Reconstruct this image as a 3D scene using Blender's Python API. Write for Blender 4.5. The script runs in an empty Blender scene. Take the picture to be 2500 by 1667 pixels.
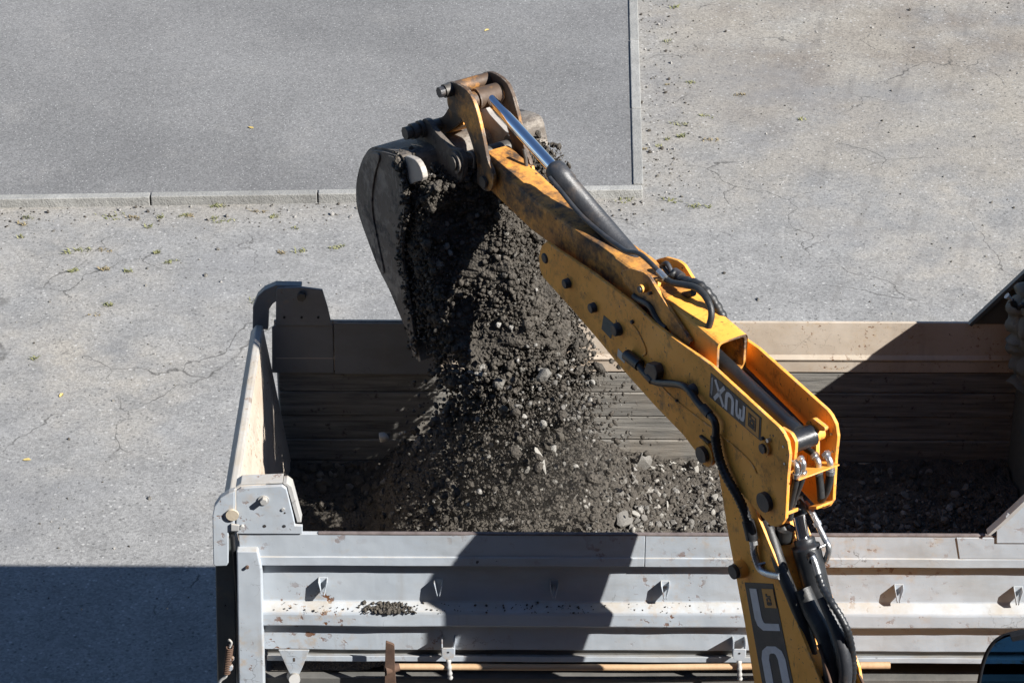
import bpy, bmesh, math, random
import numpy as np
from mathutils import Vector, Matrix, noise as mnoise
R = math.radians
random.seed(7); rng = np.random.default_rng(7)
scene = bpy.context.scene
COL = scene.collection

# ------------------------------------------------------------------ camera
CAM = np.array([0.0, -13.06, 13.02]); PITCH = R(31.7); F = 6805.0
cam = bpy.data.cameras.new('camera'); cam.sensor_width = 36; cam.lens = 36*F/2500
cam.clip_end = 1000; cam.clip_start = 0.5
co = bpy.data.objects.new('camera', cam); COL.objects.link(co)
co.location = CAM; co.rotation_euler = (math.pi/2-PITCH, 0, 0)
scene.camera = co
# ------------------------------------------------------------------ light
SUN = Vector((1.13, -0.625, 1.0)).normalized()          # towards the sun
world = bpy.data.worlds.new('World'); scene.world = world; world.use_nodes = True
nt = world.node_tree; bg = nt.nodes['Background']
sky = nt.nodes.new('ShaderNodeTexSky'); sky.sky_type = 'NISHITA'; sky.sun_disc = False; sky.air_density = 1.0; sky.dust_density = 0.15; sky.ozone_density = 4.5
sky.sun_elevation = math.asin(SUN.z); sky.sun_rotation = math.atan2(SUN.x, SUN.y)
nt.links.new(sky.outputs[0], bg.inputs[0]); bg.inputs[1].default_value = 0.06
sl = bpy.data.lights.new('sun', 'SUN'); sl.energy = 5.0; sl.angle = R(0.5); sl.color = (1, .968, .915)
so = bpy.data.objects.new('sun', sl); COL.objects.link(so); so.location = (20, -12, 25)
so.rotation_euler = SUN.to_track_quat('Z', 'Y').to_euler()
vs = scene.view_settings; vs.view_transform = 'Standard'; vs.look = 'None'; vs.exposure = 1.12; vs.gamma = 1
scene.cycles.max_bounces = 6; scene.cycles.diffuse_bounces = 3; scene.cycles.glossy_bounces = 3

# ------------------------------------------------------------------ measuring helpers
FW = np.array([0, math.cos(PITCH), -math.sin(PITCH)]); UP = np.array([0, math.sin(PITCH), math.cos(PITCH)])
def ray(x, y): return FW+np.array([1., 0, 0])*(x-1250)/F-UP*(y-833.5)/F
def atpl(x, y, n, d):
    r = ray(x, y); n = np.array(n, float); return CAM+r*((d-n@CAM)/(n@r))
def atY(x, y, v=0.): return atpl(x, y, (0, 1, 0), v)
def atZ(x, y, v=0.): return atpl(x, y, (0, 0, 1), v)
ZT = 3.65      # top of the truck bed
ZF = 2.53      # bed floor
W = 2.35       # bed width
def zy(y, Y=0.0): return float(atY(1250, y, Y)[2])
# swing plane of the backhoe
AL = R(32); NV = np.array([math.cos(AL), math.sin(AL), 0]); DV = np.array([-math.sin(AL), math.cos(AL), 0])
P0 = atY(1175, 425, 1.9); UO = 5.6
def e(x, y, w=0.):
    p = atpl(x, y, NV, NV@P0+w); return (w, float((p-P0)@DV)+UO, float(p[2]))
def uz(x, y, w=0.): return e(x, y, w)[1:]
def ew(w, u, z): return P0*np.array([1, 1, 0])+NV*w+DV*u+np.array([0, 0, z])
def zA(x, y): return (850+x/3.92, 150+y/3.92)
def zB(x, y): return (1250+x/2.852, 350+y/2.851)
def zC(x, y): return (1650+x/2.85, 800+y/2.851)
def zD(x, y): return (1700+x/3.358, 1200+y/3.358)
def zG(x, y): return (850+x/2.851, 350+y/2.851)
def dsp(x, y): return (x*1.063, y*1.063)

# ------------------------------------------------------------------ materials
MATS = {}
class NB:
    def __init__(s, name):
        s.m = bpy.data.materials.new(name); s.m.use_nodes = True; s.t = s.m.node_tree
        s.b = s.t.nodes['Principled BSDF']; MATS[name] = s.m
        s.tc = s.t.nodes.new('ShaderNodeTexCoord'); s.vec = s.tc.outputs['Object']
    def n(s, typ, **k):
        x = s.t.nodes.new(typ)
        for a, v in k.items():
            if a.startswith('i_'):
                key = a[2:]; key = int(key) if key.isdigit() else key.replace('_', ' ')
                if hasattr(v, 'is_output') or hasattr(v, 'links'): s.t.links.new(v, x.inputs[key])
                else: x.inputs[key].default_value = v
            else: setattr(x, a, v)
        return x
    def world(s):
        g = s.n('ShaderNodeNewGeometry'); s.vec = g.outputs['Position']
    def mapping(s, scale=(1, 1, 1), rot=(0, 0, 0)):
        return s.n('ShaderNodeMapping', i_Vector=s.vec, i_Scale=scale, i_Rotation=rot).outputs[0]
    def noise(s, scale, detail=4, rough=.55, vec=None, dist=0.):
        return s.n('ShaderNodeTexNoise', i_Vector=vec or s.vec, i_Scale=scale, i_Detail=detail, i_Roughness=rough, i_Distortion=dist).outputs[0]
    def vor(s, scale, feature='F1', out='Distance', vec=None, rnd=1.):
        return s.n('ShaderNodeTexVoronoi', feature=feature, i_Vector=vec or s.vec, i_Scale=scale, i_Randomness=rnd).outputs[out]
    def ramp(s, fac, a, b, lo=0., hi=1.):
        return s.n('ShaderNodeMapRange', clamp=True, i_0=fac, i_1=a, i_2=b, i_3=lo, i_4=hi).outputs[0]
    def math(s, op, a, b=0.):
        return s.n('ShaderNodeMath', operation=op, i_0=a, i_1=b).outputs[0]
    def mix(s, fac, a, b, blend='MIX'):
        x = s.n('ShaderNodeMix', data_type='RGBA', blend_type=blend)
        for k, v in ((0, fac), (6, a), (7, b)):
            if hasattr(v, 'links'): s.t.links.new(v, x.inputs[k])
            else: x.inputs[k].default_value = (*v, 1) if isinstance(v, tuple) and len(v) == 3 else v
        return x.outputs[2]
    def set(s, col=None, rough=None, metal=None, bump=None, bs=.3, bd=.02, spec=None, alb=.72):
        b = s.b
        if hasattr(col, 'links') and alb != 1: col = s.mix(1., col, (alb, alb, alb), 'MULTIPLY')
        for k, v in (('Base Color', col), ('Roughness', rough), ('Metallic', metal), ('Specular IOR Level', spec)):
            if v is None: continue
            if hasattr(v, 'links'): s.t.links.new(v, b.inputs[k])
            else: b.inputs[k].default_value = (*v, 1) if isinstance(v, tuple) else v
        if bump is not None:
            x = s.n('ShaderNodeBump', i_Strength=bs, i_Distance=bd, i_Height=bump)
            s.t.links.new(x.outputs[0], b.inputs['Normal'])
        return s.m
def g3(v, c=0.): return (v*(1-c), v, v*(1+c))

def mat_old_asphalt():
    k = NB('old_asphalt'); k.world()
    warp = k.n('ShaderNodeTexNoise', i_Vector=k.vec, i_Scale=1.3, i_Detail=5.)
    wv = k.n('ShaderNodeVectorMath', operation='MULTIPLY_ADD', i_0=warp.outputs[1], i_1=(.9, .9, 0), i_2=k.vec).outputs[0]
    big = k.noise(.33, 5, .6); mid = k.noise(2.2, 6, .65)
    col = k.mix(k.ramp(mid, .3, .72), (.238, .236, .232), (.335, .331, .323))
    dust = k.math('MULTIPLY', k.ramp(big, .50, .64), k.ramp(mid, .3, .6))
    col = k.mix(k.math('MULTIPLY', dust, .8), col, (.375, .345, .30))
    # brown earthy zone on the right-hand rear yard
    sx = k.n('ShaderNodeSeparateXYZ', i_Vector=k.vec)
    zone = k.math('MULTIPLY', k.ramp(sx.outputs[0], 1.0, 2.4), k.ramp(sx.outputs[1], 10.8, 13.5))
    earth = k.math('MULTIPLY', zone, k.ramp(k.noise(.9, 7, .7), .33, .56))
    col = k.mix(k.math('MULTIPLY', earth, .85), col, (.225, .195, .165))
    pale = k.math('MULTIPLY', k.ramp(sx.outputs[0], 1.0, 1.6), k.math('MULTIPLY', k.ramp(sx.outputs[1], 11.3, 12.2), k.ramp(k.noise(.6, 4, .6), .45, .6)))
    col = k.mix(k.math('MULTIPLY', pale, .6), col, (.37, .345, .30))
    # dirt drifted along the kerb
    band = k.math('MULTIPLY', k.ramp(sx.outputs[1], 9.9, 10.6), k.ramp(k.noise(1.1, 5, .6), .4, .6))
    col = k.mix(k.math('MULTIPLY', band, .55), col, (.33, .30, .255))
    ag = k.vor(54, out='Color'); agv = k.n('ShaderNodeSeparateColor', i_Color=ag)
    col = k.mix(1., col, k.n('ShaderNodeCombineColor', i_0=k.ramp(agv.outputs[0], 0, 1, .78, 1.18), i_1=k.ramp(agv.outputs[0], 0, 1, .78, 1.18), i_2=k.ramp(agv.outputs[0], 0, 1, .78, 1.18)).outputs[0], 'MULTIPLY')
    ag2 = k.vor(23, out='Color'); a2 = k.n('ShaderNodeSeparateColor', i_Color=ag2); d2 = k.vor(23)
    spot = k.math('MULTIPLY', k.ramp(a2.outputs[1], .80, .86), k.ramp(d2, .34, .22))
    col = k.mix(k.math('MULTIPLY', spot, .6), col, (.56, .55, .53))
    wet = k.math('MULTIPLY', k.ramp(k.noise(.27, 4, .65, vec=k.mapping((1, 1.6, 1))), .52, .66), .45)
    col = k.mix(wet, col, (.205, .21, .222))
    spd = k.math('MULTIPLY', k.ramp(a2.outputs[2], .88, .91), k.ramp(d2, .34, .2))
    col = k.mix(k.math('MULTIPLY', spd, .55), col, (.08, .08, .08))
    tr = k.n('ShaderNodeTexWave', wave_type='BANDS', bands_direction='X', i_Vector=k.mapping((1, 1, 1), (0, 0, R(14))), i_Scale=.62, i_Distortion=1.2, i_Detail=2.).outputs[1]
    trk = k.math('MULTIPLY', k.ramp(tr, .9, .99), k.math('MULTIPLY', k.ramp(sx.outputs[0], 2., 3.2), k.ramp(k.noise(1.4, 4, .6), .45, .6)))
    col = k.mix(k.math('MULTIPLY', trk, .3), col, (.16, .15, .14))
    # cracks
    ed = k.vor(.75, 'DISTANCE_TO_EDGE', vec=wv); msk = k.ramp(k.noise(.8, 3), .47, .56)
    jag = k.noise(9, 3)
    cr = k.math('MULTIPLY', k.ramp(k.math('ADD', ed, k.math('MULTIPLY', k.math('SUBTRACT', jag, .5), .010)), .006, .001), msk)
    ed2 = k.vor(2.3, 'DISTANCE_TO_EDGE', vec=wv)
    cr2 = k.math('MULTIPLY', k.ramp(ed2, .009, .002), k.ramp(k.noise(.9, 3, .5, dist=1.), .56, .66))
    crack = k.math('MAXIMUM', cr, k.math('MULTIPLY', cr2, .55))
    col = k.mix(k.math('MULTIPLY', crack, .72), col, (.065, .062, .058))
    h = k.noise(70, 2, .7)
    return k.set(col, .93, bump=h, bs=.45, bd=.010, spec=.25, alb=.73)
mat_old_asphalt()
def mat_new_asphalt():
    k = NB('fine_asphalt'); k.world()
    big = k.noise(.42, 4, .55); st = k.noise(.16, 3, .6, vec=k.mapping((1, 1.5, 1)))
    col = k.mix(k.ramp(big, .3, .7), (.19, .188, .187), (.245, .243, .241))
    col = k.mix(k.math('MULTIPLY', k.ramp(st, .47, .62), .5), col, (.135, .135, .137))
    oil = k.ramp(k.noise(.8, 5, .65, vec=k.mapping((1.4, .5, 1), (0, 0, R(20)))), .56, .68)
    col = k.mix(k.math('MULTIPLY', oil, .2), col, (.11, .11, .11))
    col = k.mix(k.math('MULTIPLY', k.ramp(k.noise(1.7, 6, .7), .55, .7), .3), col, (.30, .29, .275))
    ag = k.vor(75, out='Color'); agv = k.n('ShaderNodeSeparateColor', i_Color=ag)
    v = k.ramp(agv.outputs[0], 0, 1, .72, 1.24)
    col = k.mix(1., col, k.n('ShaderNodeCombineColor', i_0=v, i_1=v, i_2=v).outputs[0], 'MULTIPLY')
    sp = k.math('MULTIPLY', k.ramp(agv.outputs[1], .955, .97), k.ramp(k.vor(75), .5, .3))
    col = k.mix(sp, col, (.5, .5, .49))
    return k.set(col, .9, bump=k.noise(90, 2, .7), bs=.5, bd=.008, spec=.3)
mat_new_asphalt()
def mat_concrete():
    k = NB('kerb_concrete'); k.world()
    col = k.mix(k.ramp(k.noise(3, 6, .65), .3, .7), (.29, .285, .275), (.42, .415, .40))
    col = k.mix(k.ramp(k.noise(40, 3, .7), .55, .75), col, (.22, .21, .2))
    rd = k.n('ShaderNodeObjectInfo').outputs['Random']; v = k.ramp(rd, 0, 1, .74, 1.08)
    col = k.mix(1., col, k.n('ShaderNodeCombineColor', i_0=v, i_1=v, i_2=k.math('MULTIPLY', v, .98)).outputs[0], 'MULTIPLY')
    return k.set(col, .9, bump=k.math('ADD', k.noise(60, 3, .7), k.math('MULTIPLY', k.noise(7, 4, .7), 2.)), bs=.6, bd=.015)
mat_concrete()
def paint(name, base, base2, rust=.5, chips=.5, grime=(.30, .27, .23), seed=0., rs=1., rough=.5):
    k = NB(name)
    k.vec = k.n('ShaderNodeVectorMath', operation='ADD', i_0=k.vec, i_1=(seed, seed*.7, seed*1.3)).outputs[0]
    m = k.noise(1.7, 6, .6)
    col = k.mix(k.ramp(m, .3, .7), base, base2)
    gr = k.math('MULTIPLY', k.ramp(k.noise(1.1, 6, .65, vec=k.mapping((1, 1, 2.6))), .52, .72), .5)
    col = k.mix(gr, col, grime)
    fine = k.noise(38, 5, .75)
    cl = k.ramp(k.noise(1.4*rs, 4, .6), .52-.05*rust, .62)           # clusters of corrosion
    halo = k.math('MULTIPLY', cl, k.ramp(k.noise(12*rs, 5, .7), .52, .68))
    col = k.mix(k.math('MULTIPLY', halo, .55*min(rust, 1)), col, (.52, .33, .14))
    core = k.math('MULTIPLY', cl, k.ramp(k.noise(15*rs, 4, .65), .60, .635))
    col = k.mix(k.math('MULTIPLY', core, min(1, rust)), col, (.19, .075, .025))
    run = k.math('MULTIPLY', k.ramp(k.noise(7, 5, .7, vec=k.mapping((1, 1, .10))), .54, .72), k.ramp(k.noise(.9, 3), .42, .62))
    col = k.mix(k.math('MULTIPLY', run, .42), col, (.33, .29, .24))
    up = k.ramp(k.n('ShaderNodeSeparateXYZ', i_Vector=k.n('ShaderNodeNewGeometry').outputs['Normal']).outputs[2], .25, .6)
    col = k.mix(k.math('MULTIPLY', up, k.ramp(k.noise(5, 6, .7), .36, .66, .1, .75)), col, (.42, .365, .29))
    chip = k.math('MULTIPLY', k.ramp(k.noise(17, 4, .6), .705, .72), chips)
    col = k.mix(chip, col, (.07, .06, .055))
    line = k.math('MULTIPLY', k.ramp(k.vor(9, 'DISTANCE_TO_EDGE', vec=k.n('ShaderNodeVectorMath', operation='MULTIPLY_ADD', i_0=k.n('ShaderNodeTexNoise', i_Vector=k.vec, i_Scale=14., i_Detail=3.).outputs[1], i_1=(.12, .12, .12), i_2=k.vec).outputs[0]), .02, .006), k.ramp(k.noise(1.9, 3), .60, .66))
    col = k.mix(k.math('MULTIPLY', line, .7*chips), col, (.09, .08, .07))
    h = k.math('ADD', k.math('MULTIPLY', k.noise(1.9, 3), 1.7), k.math('ADD', k.math('MULTIPLY', fine, .05), k.math('MULTIPLY', core, -.15)))
    k.set(col, k.ramp(fine, .3, .8, rough-.08, rough+.2), bump=h, bs=.35, bd=.03)
paint('truck_paint', (.455, .51, .575), (.53, .575, .625), 1.2, 1., (.36, .345, .315))
paint('truck_paint_dirty', (.45, .45, .445), (.55, .545, .53), .8, .9, (.36, .29, .22), 3.1)
paint('tan_worn_paint', (.52, .42, .32), (.70, .62, .53), 1.3, 1.0, (.36, .26, .19), 5.2, 2.2, .75)
paint('shaded_truck_paint', (.10, .11, .105), (.15, .16, .15), .3, .3, (.12, .1, .08), 1.2)  # pale truck paint darkened for faces that lie in shade
paint('far_shaded_paint', (.20, .205, .21), (.27, .27, .27), .6, .6, (.16, .14, .12), 2.4)  # truck paint with the bucket's shadow put into its colour
def yellow(name, dirt, seed, black=0.):
    k = NB(name); k.vec = k.n('ShaderNodeVectorMath', operation='ADD', i_0=k.vec, i_1=(seed, seed, seed)).outputs[0]
    col = k.mix(k.ramp(k.noise(3, 4), .3, .7), (.80, .33, .045), (.86, .39, .06))
    g = k.noise(2.6, 7, .7)
    col = k.mix(k.math('MULTIPLY', k.ramp(g, .62-.34*dirt, .92-.30*dirt), .35+.6*dirt), col, (.19, .095, .04))
    col = k.mix(k.math('MULTIPLY', k.ramp(k.noise(9, 6, .7), .58-.12*dirt, .72), .55+.4*dirt), col, (.045, .032, .024))
    if black: col = k.mix(k.math('MULTIPLY', k.ramp(k.noise(3.4, 7, .72), .62-.3*black, .70-.2*black), .93), col, (.036, .029, .025))
    col = k.mix(k.ramp(k.noise(34, 3, .6), .66, .70), col, (.05, .035, .025))
    scr = k.noise(10, 3, .6, vec=k.mapping((1, 6, 1)))
    col = k.mix(k.math('MULTIPLY', k.ramp(scr, .64, .70), .55), col, (.10, .06, .03))
    bv = k.n('ShaderNodeBevel', samples=4); bv.inputs['Radius'].default_value = .014
    ed = k.n('ShaderNodeVectorMath', operation='DOT_PRODUCT', i_0=bv.outputs[0], i_1=k.n('ShaderNodeNewGeometry').outputs['Normal']).outputs['Value']
    wear = k.math('MULTIPLY', k.ramp(ed, .985, .90), k.ramp(k.noise(24, 4, .7), .46, .56))
    col = k.mix(k.math('MULTIPLY', wear, .85), col, k.mix(k.ramp(k.noise(11, 3), .45, .55), (.42, .37, .31), (.07, .05, .04)))
    k.set(col, k.ramp(g, .3, .7, .46, .72+.2*dirt), bump=k.noise(45, 3, .6), bs=.12, bd=.01, alb=1)
yellow('machine_yellow', .16, 0.); yellow('machine_yellow_dirty', .40, 4.); yellow('machine_yellow_worn', .75, 9., .60); yellow('link_grime', .8, 13., .95)
def simple(name, c1, c2, rough=.6, metal=0., scale=6., spec=.5, bs=.2, dust=None):
    k = NB(name); f = k.noise(scale, 6, .65)
    col = k.mix(k.ramp(f, .3, .7), c1, c2)
    if dust: col = k.mix(k.math('MULTIPLY', k.ramp(k.noise(scale*.7, 5, .7), .5, .72), dust[0]), col, dust[1])
    k.set(col, k.ramp(f, .3, .7, rough-.1, rough+.1), metal, bump=k.noise(scale*9, 4, .65), bs=bs, bd=.01, spec=spec)
simple('black_paint', (.024, .027, .033), (.045, .047, .054), .5, 0, 7, dust=(.7, (.16, .12, .09)))
simple('black_clean', (.016, .018, .021), (.028, .03, .034), .35, 0, 8, dust=(.15, (.07, .065, .06)))
simple('rubber', (.018, .019, .02), (.035, .036, .037), .45, 0, 20, dust=(.3, (.09, .08, .07)))
k = NB('bucket_steel'); f_ = k.noise(3.2, 7, .7)
c_ = k.mix(k.ramp(f_, .35, .65), (.10, .086, .074), (.215, .178, .145))
c_ = k.mix(k.math('MULTIPLY', k.ramp(k.noise(2.1, 7, .75), .50, .56), .8), c_, (.34, .30, .255))
c_ = k.mix(k.math('MULTIPLY', k.ramp(k.noise(3.6, 6, .75), .55, .60), .8), c_, (.050, .046, .045))
c_ = k.mix(k.math('MULTIPLY', k.ramp(k.noise(9, 3, .6, vec=k.mapping((1, 7, 1.2), (R(35), 0, 0))), .62, .67), .6), c_, (.36, .33, .30))
k.set(c_, k.ramp(f_, .3, .7, .5, .85), .1, bump=k.math('ADD', k.noise(30, 5, .7), k.math('MULTIPLY', k.noise(4, 3), 2.5)), bs=.55, bd=.015)
simple('matte_rubber', (.012, .014, .018), (.02, .022, .026), .85, 0, 20, spec=.1)
simple('bucket_edge', (.42, .38, .34), (.55, .51, .46), .55, .1, 8, bs=.3, dust=(.45, (.12, .1, .085)))
simple('pin_steel', (.075, .068, .06), (.16, .145, .125), .55, .3, 14, dust=(.6, (.05, .035, .025)))
simple('bright_steel', (.55, .56, .57), (.72, .73, .74), .3, .85, 20)
simple('rust', (.07, .04, .028), (.15, .085, .055), .85, 0, 9)
simple('edge_rust', (.10, .075, .07), (.24, .20, .19), .8, 0, 12)
simple('bed_floor', (.10, .10, .095), (.2, .19, .175), .8, .1, 3)
simple('chassis_black', (.008, .009, .011), (.018, .018, .018), .7, 0, 4)
simple('wood', (.52, .33, .18), (.66, .45, .27), .6, 0, 5)
simple('canvas', (.13, .14, .125), (.22, .225, .2), .9, 0, 9, bs=.5)
simple('cream_disc', (.55, .46, .34), (.62, .54, .42), .6)
simple('decal_black', (.025, .028, .034), (.04, .043, .05), .5, 0, 10, dust=(.15, (.09, .07, .05)))
simple('decal_silver', (.62, .63, .67), (.74, .75, .79), .4, 0, 12, dust=(.3, (.25, .2, .14)))
simple('decal_orange', (.62, .27, .04), (.70, .32, .05), .45, 0, 12)
simple('label_white', (.55, .58, .55), (.7, .72, .7), .5, 0, 9)
def mat_chrome():
    k = NB('chrome'); k.set((.80, .82, .86), k.ramp(k.noise(30, 3), .3, .7, .06, .14), 1.)
mat_chrome()
def mat_brick():
    k = NB('brick'); br = k.n('ShaderNodeTexBrick', i_Vector=k.mapping((1, 1, 1), (R(90), 0, 0)), i_Color1=(.24, .13, .09, 1), i_Color2=(.17, .09, .065, 1), i_Mortar=(.26, .24, .22, 1), i_Scale=4.)
    k.set(br.outputs[0], .9)
mat_brick(); simple('pane_glass', (.02, .025, .03), (.03, .035, .04), .12)
def mat_boards():
    k = NB('worn_boards'); st = k.mapping((.9, 3, 16))
    f = k.noise(2.2, 7, .7, vec=st)
    col = k.mix(k.ramp(f, .3, .7), (.085, .082, .078), (.36, .34, .305))
    col = k.mix(k.math('MULTIPLY', k.ramp(k.noise(1.6, 5, .6), .52, .7), .6), col, (.27, .22, .165))
    col = k.mix(k.ramp(k.noise(14, 5, .7), .60, .68), col, (.06, .052, .045))
    k.set(col, .8, bump=f, bs=.5, bd=.02)
mat_boards()
def mat_soil():
    k = NB('soil'); k.world()
    at = k.n('ShaderNodeAttribute', attribute_name='tint').outputs['Fac']
    col = k.mix(k.ramp(k.noise(14, 6, .7), .3, .7), (.070, .063, .054), (.165, .146, .124))
    col = k.mix(k.ramp(at, .55, .8), col, (.26, .245, .22))
    col = k.mix(k.ramp(at, .9, 1.), col, (.46, .44, .41))
    k.set(col, .95, bump=k.math('ADD', k.noise(60, 5, .75), k.math('MULTIPLY', k.vor(55), 1.)), bs=.9, bd=.018, spec=.15)
mat_soil()
def mat_stone(name, c1, c2):
    k = NB(name); col = k.mix(k.ramp(k.noise(16, 6, .7), .3, .7), c1, c2)
    col = k.mix(k.ramp(k.noise(30, 4, .6), .58, .7), col, tuple(v*.35 for v in c1))
    k.set(col, .9, bump=k.noise(45, 5, .7), bs=.7, bd=.012, spec=.2)
mat_stone('stone_pale', (.40, .38, .34), (.58, .55, .5)); mat_stone('stone_grey', (.20, .19, .175), (.34, .32, .29)); mat_stone('clod_brown', (.10, .088, .072), (.22, .195, .16))
def mat_glass():
    k = NB('tinted_glass'); b = k.b
    b.inputs['Base Color'].default_value = (.018, .06, .13, 1); b.inputs['Roughness'].default_value = .04
    b.inputs['Transmission Weight'].default_value = 1.; b.inputs['IOR'].default_value = 1.06
mat_glass()
def leafmat(name, a, b_):
    k = NB(name); k.world(); k.set(k.mix(k.ramp(k.noise(12, 3), .3, .7), a, b_), .7)
leafmat('weed_green', (.13, .145, .05), (.30, .29, .13)); leafmat('weed_dry', (.22, .17, .09), (.33, .27, .15)); leafmat('leaf_yellow', (.55, .40, .12), (.62, .5, .2))

# ------------------------------------------------------------------ mesh builder
class MB:
    def __init__(s): s.v = []; s.f = []; s.sm = []
    def add(s, vs, fs, smooth=False):
        o = len(s.v); s.v += [tuple(map(float, p)) for p in vs]; s.f += [tuple(i+o for i in f) for f in fs]; s.sm += [smooth]*len(fs); return s
    def box(s, a, b):
        x0, y0, z0 = a; x1, y1, z1 = b
        v = [(x0, y0, z0), (x1, y0, z0), (x1, y1, z0), (x0, y1, z0), (x0, y0, z1), (x1, y0, z1), (x1, y1, z1), (x0, y1, z1)]
        return s.add(v, [(0, 3, 2, 1), (4, 5, 6, 7), (0, 1, 5, 4), (1, 2, 6, 5), (2, 3, 7, 6), (3, 0, 4, 7)])
    def prism(s, prof, a0, a1, axis=0):
        """2-D profile extruded along axis 0 (profile = y,z), 1 (x,z) or 2 (x,y)"""
        n = len(prof)
        def P(a, p): return (a, p[0], p[1]) if axis == 0 else ((p[0], a, p[1]) if axis == 1 else (p[0], p[1], a))
        v = [P(a0, p) for p in prof]+[P(a1, p) for p in prof]
        return s.add(v, [tuple(range(n))[::-1], tuple(range(n, 2*n))]+[(i, (i+1) % n, n+(i+1) % n, n+i) for i in range(n)])
    def wavy(s, prof, a0, a1, n, amp, seed=0):
        k = len(prof); vs = []
        for i in range(n+1):
            x = a0+(a1-a0)*i/n
            for j, (y, z_) in enumerate(prof):
                d = mnoise.noise(Vector((x*2.3, j*.37+seed, seed*3.1)))+.5*mnoise.noise(Vector((x*7.1, j*.37+seed, 5.+seed)))
                d2 = mnoise.noise(Vector((x*1.7, j*.31+seed+9, 2.)))+.4*mnoise.noise(Vector((x*6., j*.5+seed+4, 8.)))
                vs.append((x, y+d*amp, z_+d2*amp*.7))
        fs = [(i*k+j, i*k+(j+1) % k, (i+1)*k+(j+1) % k, (i+1)*k+j) for i in range(n) for j in range(k)]
        return s.add(vs, fs+[tuple(range(k))[::-1], tuple(range(n*k, n*k+k))])
    def strip(s, prof, a0, a1, th, axis=0):
        """open profile given a thickness and extruded"""
        p = np.array(prof, float); n = len(p); off = []
        for i in range(n):
            t = p[min(i+1, n-1)]-p[max(i-1, 0)]; t /= np.linalg.norm(t)+1e-9; off.append(p[i]+np.array([-t[1], t[0]])*th)
        def P(a, q): return (a, q[0], q[1]) if axis == 0 else ((q[0], a, q[1]) if axis == 1 else (q[0], q[1], a))
        v = [P(a0, q) for q in p]+[P(a0, q) for q in off]+[P(a1, q) for q in p]+[P(a1, q) for q in off]
        f = []
        for i in range(n-1):
            f += [(i, i+1, 2*n+i+1, 2*n+i), (n+i+1, n+i, 3*n+i, 3*n+i+1), (i+1, i, n+i, n+i+1), (2*n+i, 2*n+i+1, 3*n+i+1, 3*n+i)]
        f += [(0, 2*n, 3*n, n), (n-1, 2*n-1, 4*n-1, 3*n-1)]
        return s.add(v, f)
    def tube(s, path, r, n=12, rf=None, cap=True):
        p = [Vector(map(float, q)) for q in path]; m = len(p); vs = []; fs = []
        t0 = (p[1]-p[0]).normalized(); a = t0.orthogonal().normalized()
        for i in range(m):
            t = (p[min(i+1, m-1)]-p[max(i-1, 0)]).normalized()
            a = (a-t*a.dot(t)).normalized(); b = t.cross(a); rr = rf(i) if rf else r
            for k in range(n):
                c = 2*math.pi*k/n; vs.append(p[i]+(a*math.cos(c)+b*math.sin(c))*rr)
        for i in range(m-1):
            for k in range(n): fs.append((i*n+k, i*n+(k+1) % n, (i+1)*n+(k+1) % n, (i+1)*n+k))
        s.add(vs, fs, True)
        if cap: s.add(vs[:n], [tuple(range(n))[::-1]]); s.add(vs[-n:], [tuple(range(n))])
        return s
    def cyl(s, a, b, r, n=20, r2=None):
        return s.tube([a, b], r, n, (lambda i: r if i == 0 else (r2 or r)))
    def build(s, name, mat, parent=None, bevel=0., seg=2, off=None):
        me = bpy.data.meshes.new(name); v = s.v
        if off is not None: v = [(a-off[0], b-off[1], c-off[2]) for a, b, c in v]
        me.from_pydata(v, [], s.f); me.polygons.foreach_set('use_smooth', s.sm)
        bm = bmesh.new(); bm.from_mesh(me); bmesh.ops.recalc_face_normals(bm, faces=bm.faces); bm.to_mesh(me); bm.free()
        me.materials.append(MATS[mat]); o = bpy.data.objects.new(name, me); COL.objects.link(o)
        if parent: o.parent = parent
        if bevel:
            m = o.modifiers.new('bevel', 'BEVEL'); m.width = bevel; m.segments = seg; m.limit_method = 'ANGLE'; m.angle_limit = R(35)
        return o
def tag(o, label=None, cat=None, group=None, kind=None):
    for k, v in (('label', label), ('category', cat), ('group', group), ('kind', kind)):
        if v: o[k] = v
    return o
def empty(name, loc, rz=0.):
    o = bpy.data.objects.new(name, None); COL.objects.link(o); o.location = loc; o.rotation_euler = (0, 0, rz); o.empty_display_size = .3; return o
def spline(pts, k=6):
    p = [np.array(q, float) for q in pts]; p = [2*p[0]-p[1]]+p+[2*p[-1]-p[-2]]; out = []
    for i in range(1, len(p)-2):
        for j in range(k):
            t = j/k; a, b, c, d = p[i-1:i+3]
            out.append(.5*((2*b)+(c-a)*t+(2*a-5*b+4*c-d)*t*t+(3*b-a-3*c+d)*t**3))
    out.append(p[-2]); return out
def fillet(pts, r, seg=4):
    out = []; n = len(pts)
    for i in range(n):
        p = np.array(pts[i], float); a = np.array(pts[i-1], float)-p; b = np.array(pts[(i+1) % n], float)-p
        la, lb = np.linalg.norm(a), np.linalg.norm(b); d = min(r, la*.45, lb*.45)
        A, B = p+a/la*d, p+b/lb*d
        for k in range(seg+1):
            t = k/seg; out.append(tuple((1-t)**2*A+2*t*(1-t)*p+t*t*B))
    return out
def smooth2(pts, it=2):
    p = [np.array(q, float) for q in pts]
    for _ in range(it):
        q = []
        for i in range(len(p)): a, b = p[i], p[(i+1) % len(p)]; q += [.75*a+.25*b, .25*a+.75*b]
        p = q
    return [tuple(q) for q in p]

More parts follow.
